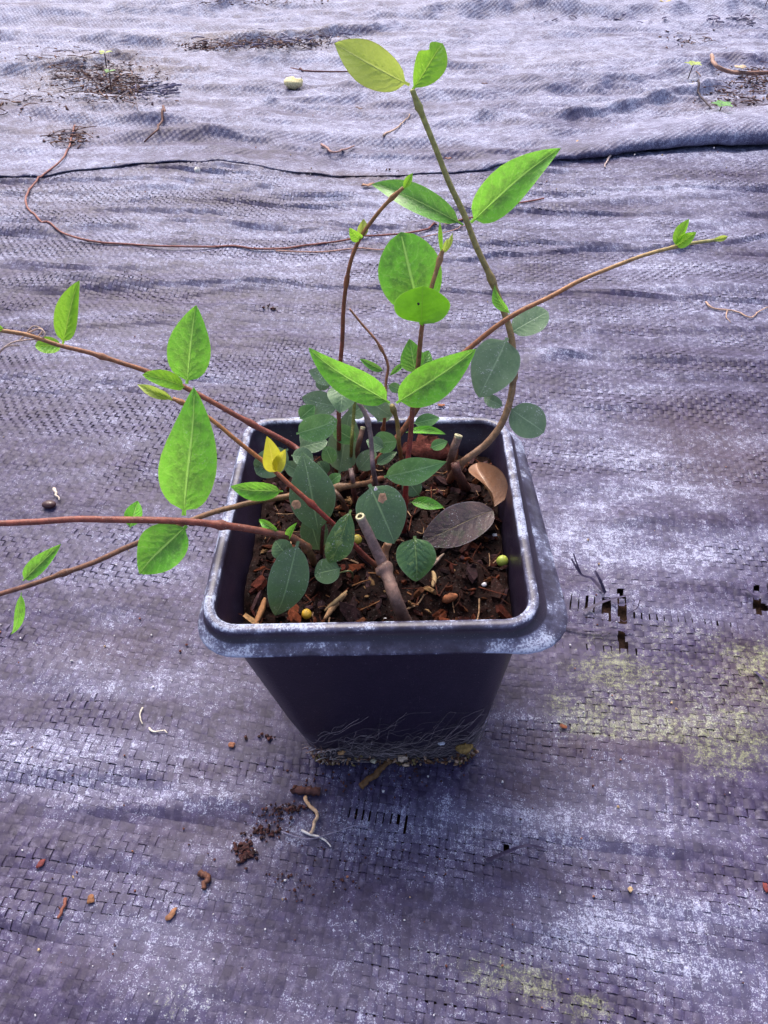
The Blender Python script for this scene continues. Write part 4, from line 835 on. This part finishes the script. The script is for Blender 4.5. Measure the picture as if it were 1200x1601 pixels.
for k in range(520):
    px_, py_ = random.uniform(-50, 1250), random.uniform(150, 1610) if random.random() < .7 else random.uniform(20, 400)
    if 300 < px_ < 880 and 640 < py_ < 1190: continue
    w = random.random(); crumb(px_, py_, random.uniform(.02, .055) * (1.6 if py_ < 300 else 1), (.55,.53,.56) if w < .5 else random.choice([(.12,.04,.03), (.06,.03,.04), (.4,.28,.16), (.3,.12,.07)]))
o = mk('soil_crumbs', bag.V(), bag.f, M['debris'], attrs=dict(col=bag.A()), smooth=False); tag(o, 'dark soil crumbs and pale grit scattered over the fabric', 'crumbs', kind='stuff')
# web of fine roots and grit at the foot of the pot's front
def pot_front(u_, t_, out=.03):
    u_ = np.asarray(u_); q = np.asarray(t_)
    Q = baseQ[None] * (1 - q)[:, None, None] + ridgeQ[None] * q[:, None, None]; a = Q[:, 0]; b = Q[:, 1]
    r = (u_[:, None] + 1) / 2; P = a * (1 - r) + b * r
    P[:, 1] += .03 * sstep(.15, .3, q) - out + .55 * np.clip((np.abs(u_) - .7) / .3, 0, 1) ** 2
    return P
bag = Bag()
for k in range(230):
    u0 = random.uniform(-.92, .8); t0 = abs(random.gauss(0.02, .12)); n = 7
    if t0 > .36: continue
    ln_ = random.uniform(.15, .7); uu = u0 + np.linspace(0, ln_, n); sl = random.gauss(.02 + .12 * (u0 > .2), .12)
    tt = np.clip(t0 + sl * np.linspace(0, 1, n) + (rng.random(n) - .5) * .07, 0.004, .42); uu = np.clip(uu, -.96, .96)
    V, F_ = tube(catmull(pot_front(uu, tt, .04 + .06 * random.random()), 20), random.uniform(.003, .0065), 4); b = random.uniform(.25, 1) ** 1.5; bag.add(V, F_, np.array([.42, .34, .36]) * b)
for k in range(60):
    u0 = -.86 + abs(random.gauss(0, .14)); c = pot_front(np.array([u0]), np.array([random.random() * .14]), .1)[0]; d = np.array([random.gauss(0, .22), -abs(random.gauss(0, .1)), random.gauss(0, .16)])
    V, F_ = tube(catmull([c, c + d * .6 + [0, 0, .05], c + d], 6), random.uniform(.008, .018), 4); bag.add(V, F_, random.choice([(.42,.3,.26), (.3,.16,.12), (.5,.42,.42)]))
o = mk('root_threads', bag.V(), bag.f, M['root'], attrs=dict(col=bag.A())); tag(o, 'web of fine pale root threads over the lower front of the pot', 'roots', kind='stuff')
bag = Bag()
for k in range(190):
    u0 = random.choice([random.gauss(-.8, .1), random.gauss(.85, .1), random.uniform(-.9, .95), random.gauss(.2, .2)]); t0 = abs(random.gauss(0, .035))
    if abs(u0) > .97: continue
    c = pot_front(np.array([u0]), np.array([t0]), .1 + .12 * random.random())[0]; chip(c, random.uniform(.05, .2), random.uniform(.04, .12), .05, random.choice([(.10,.04,.02), (.2,.11,.06), (.36,.24,.18), (.06,.025,.02), (.16,.12,.05)]), bag)
o = mk('soil_grit', bag.V(), bag.f, M['debris'], attrs=dict(col=bag.A()), smooth=False); tag(o, 'brown grit and bark bits stuck along the foot of the pot', 'grit', kind='stuff')
def foot(px_, py_): return PY(px_, py_, pot_front(np.array([0.]), np.array([.03]), .25)[0][1])
for px_, py_, r, col, lab in [(543,1098,.10,(.3,.18,.06),'small yellow brown clump stuck on the front of the pot'),(628,1186,.17,(.5,.38,.30),'pale clump at the middle of the pot foot'),(634,1196,.10,(.5,.36,.26),'small pale bead under the pale clump at the pot foot'),(724,1170,.26,(.22,.14,.05),'mossy brown root clump at the right corner of the pot foot'),(533,1177,.13,(.34,.19,.09),'tan bark bit at the pot foot, left of the middle'),(584,1190,.12,(.36,.32,.24),'greyish crumb at the pot foot beside the twig'),(690,1163,.10,(.5,.5,.58),'whitish fleck on the lower front of the pot')]:
    b = foot(px_, py_) if py_ > 1150 else PY(px_, py_, pot_front(np.array([0.]), np.array([.3]), .06)[0][1]); blob('dirt_clump', b, r, col, M['bark'], lab, 'dirt', (1.2, .6, .8), .6, (10, 7), 'dirt clumps on the pot')
# dry tangle caught on the left end of the upper shoot
for i, pts in enumerate([[(0,548,19.8),(18,536,20),(38,532,20.1),(60,530,20.2)], [(28,534,20.1),(45,520,20.3),(62,514,20.3),(70,524,20.2),(55,534,20.1)], [(-10,560,19.7),(10,542,19.9),(30,540,20)], [(40,522,20.2),(52,510,20.3),(66,516,20.4),(58,528,20.3)]]):
    C = catmull(np.array([PY(*q) for q in pts]), 18); V, F_ = tube(C, .025, 5); o = mk('dry_tendril', V, F_, M['root'], origin=C[0], attrs=dict(col=np.tile((.5, .36, .3), (len(V), 1)))); tag(o, ['pale dry tendril trailing left from the upper left shoot', 'looped dry tendril round the upper left shoot', 'second trailing dry tendril lower down at the left edge', 'small top loop of dry tendril on the upper left shoot'][i], 'tendril', 'dry tendrils on the upper left shoot')
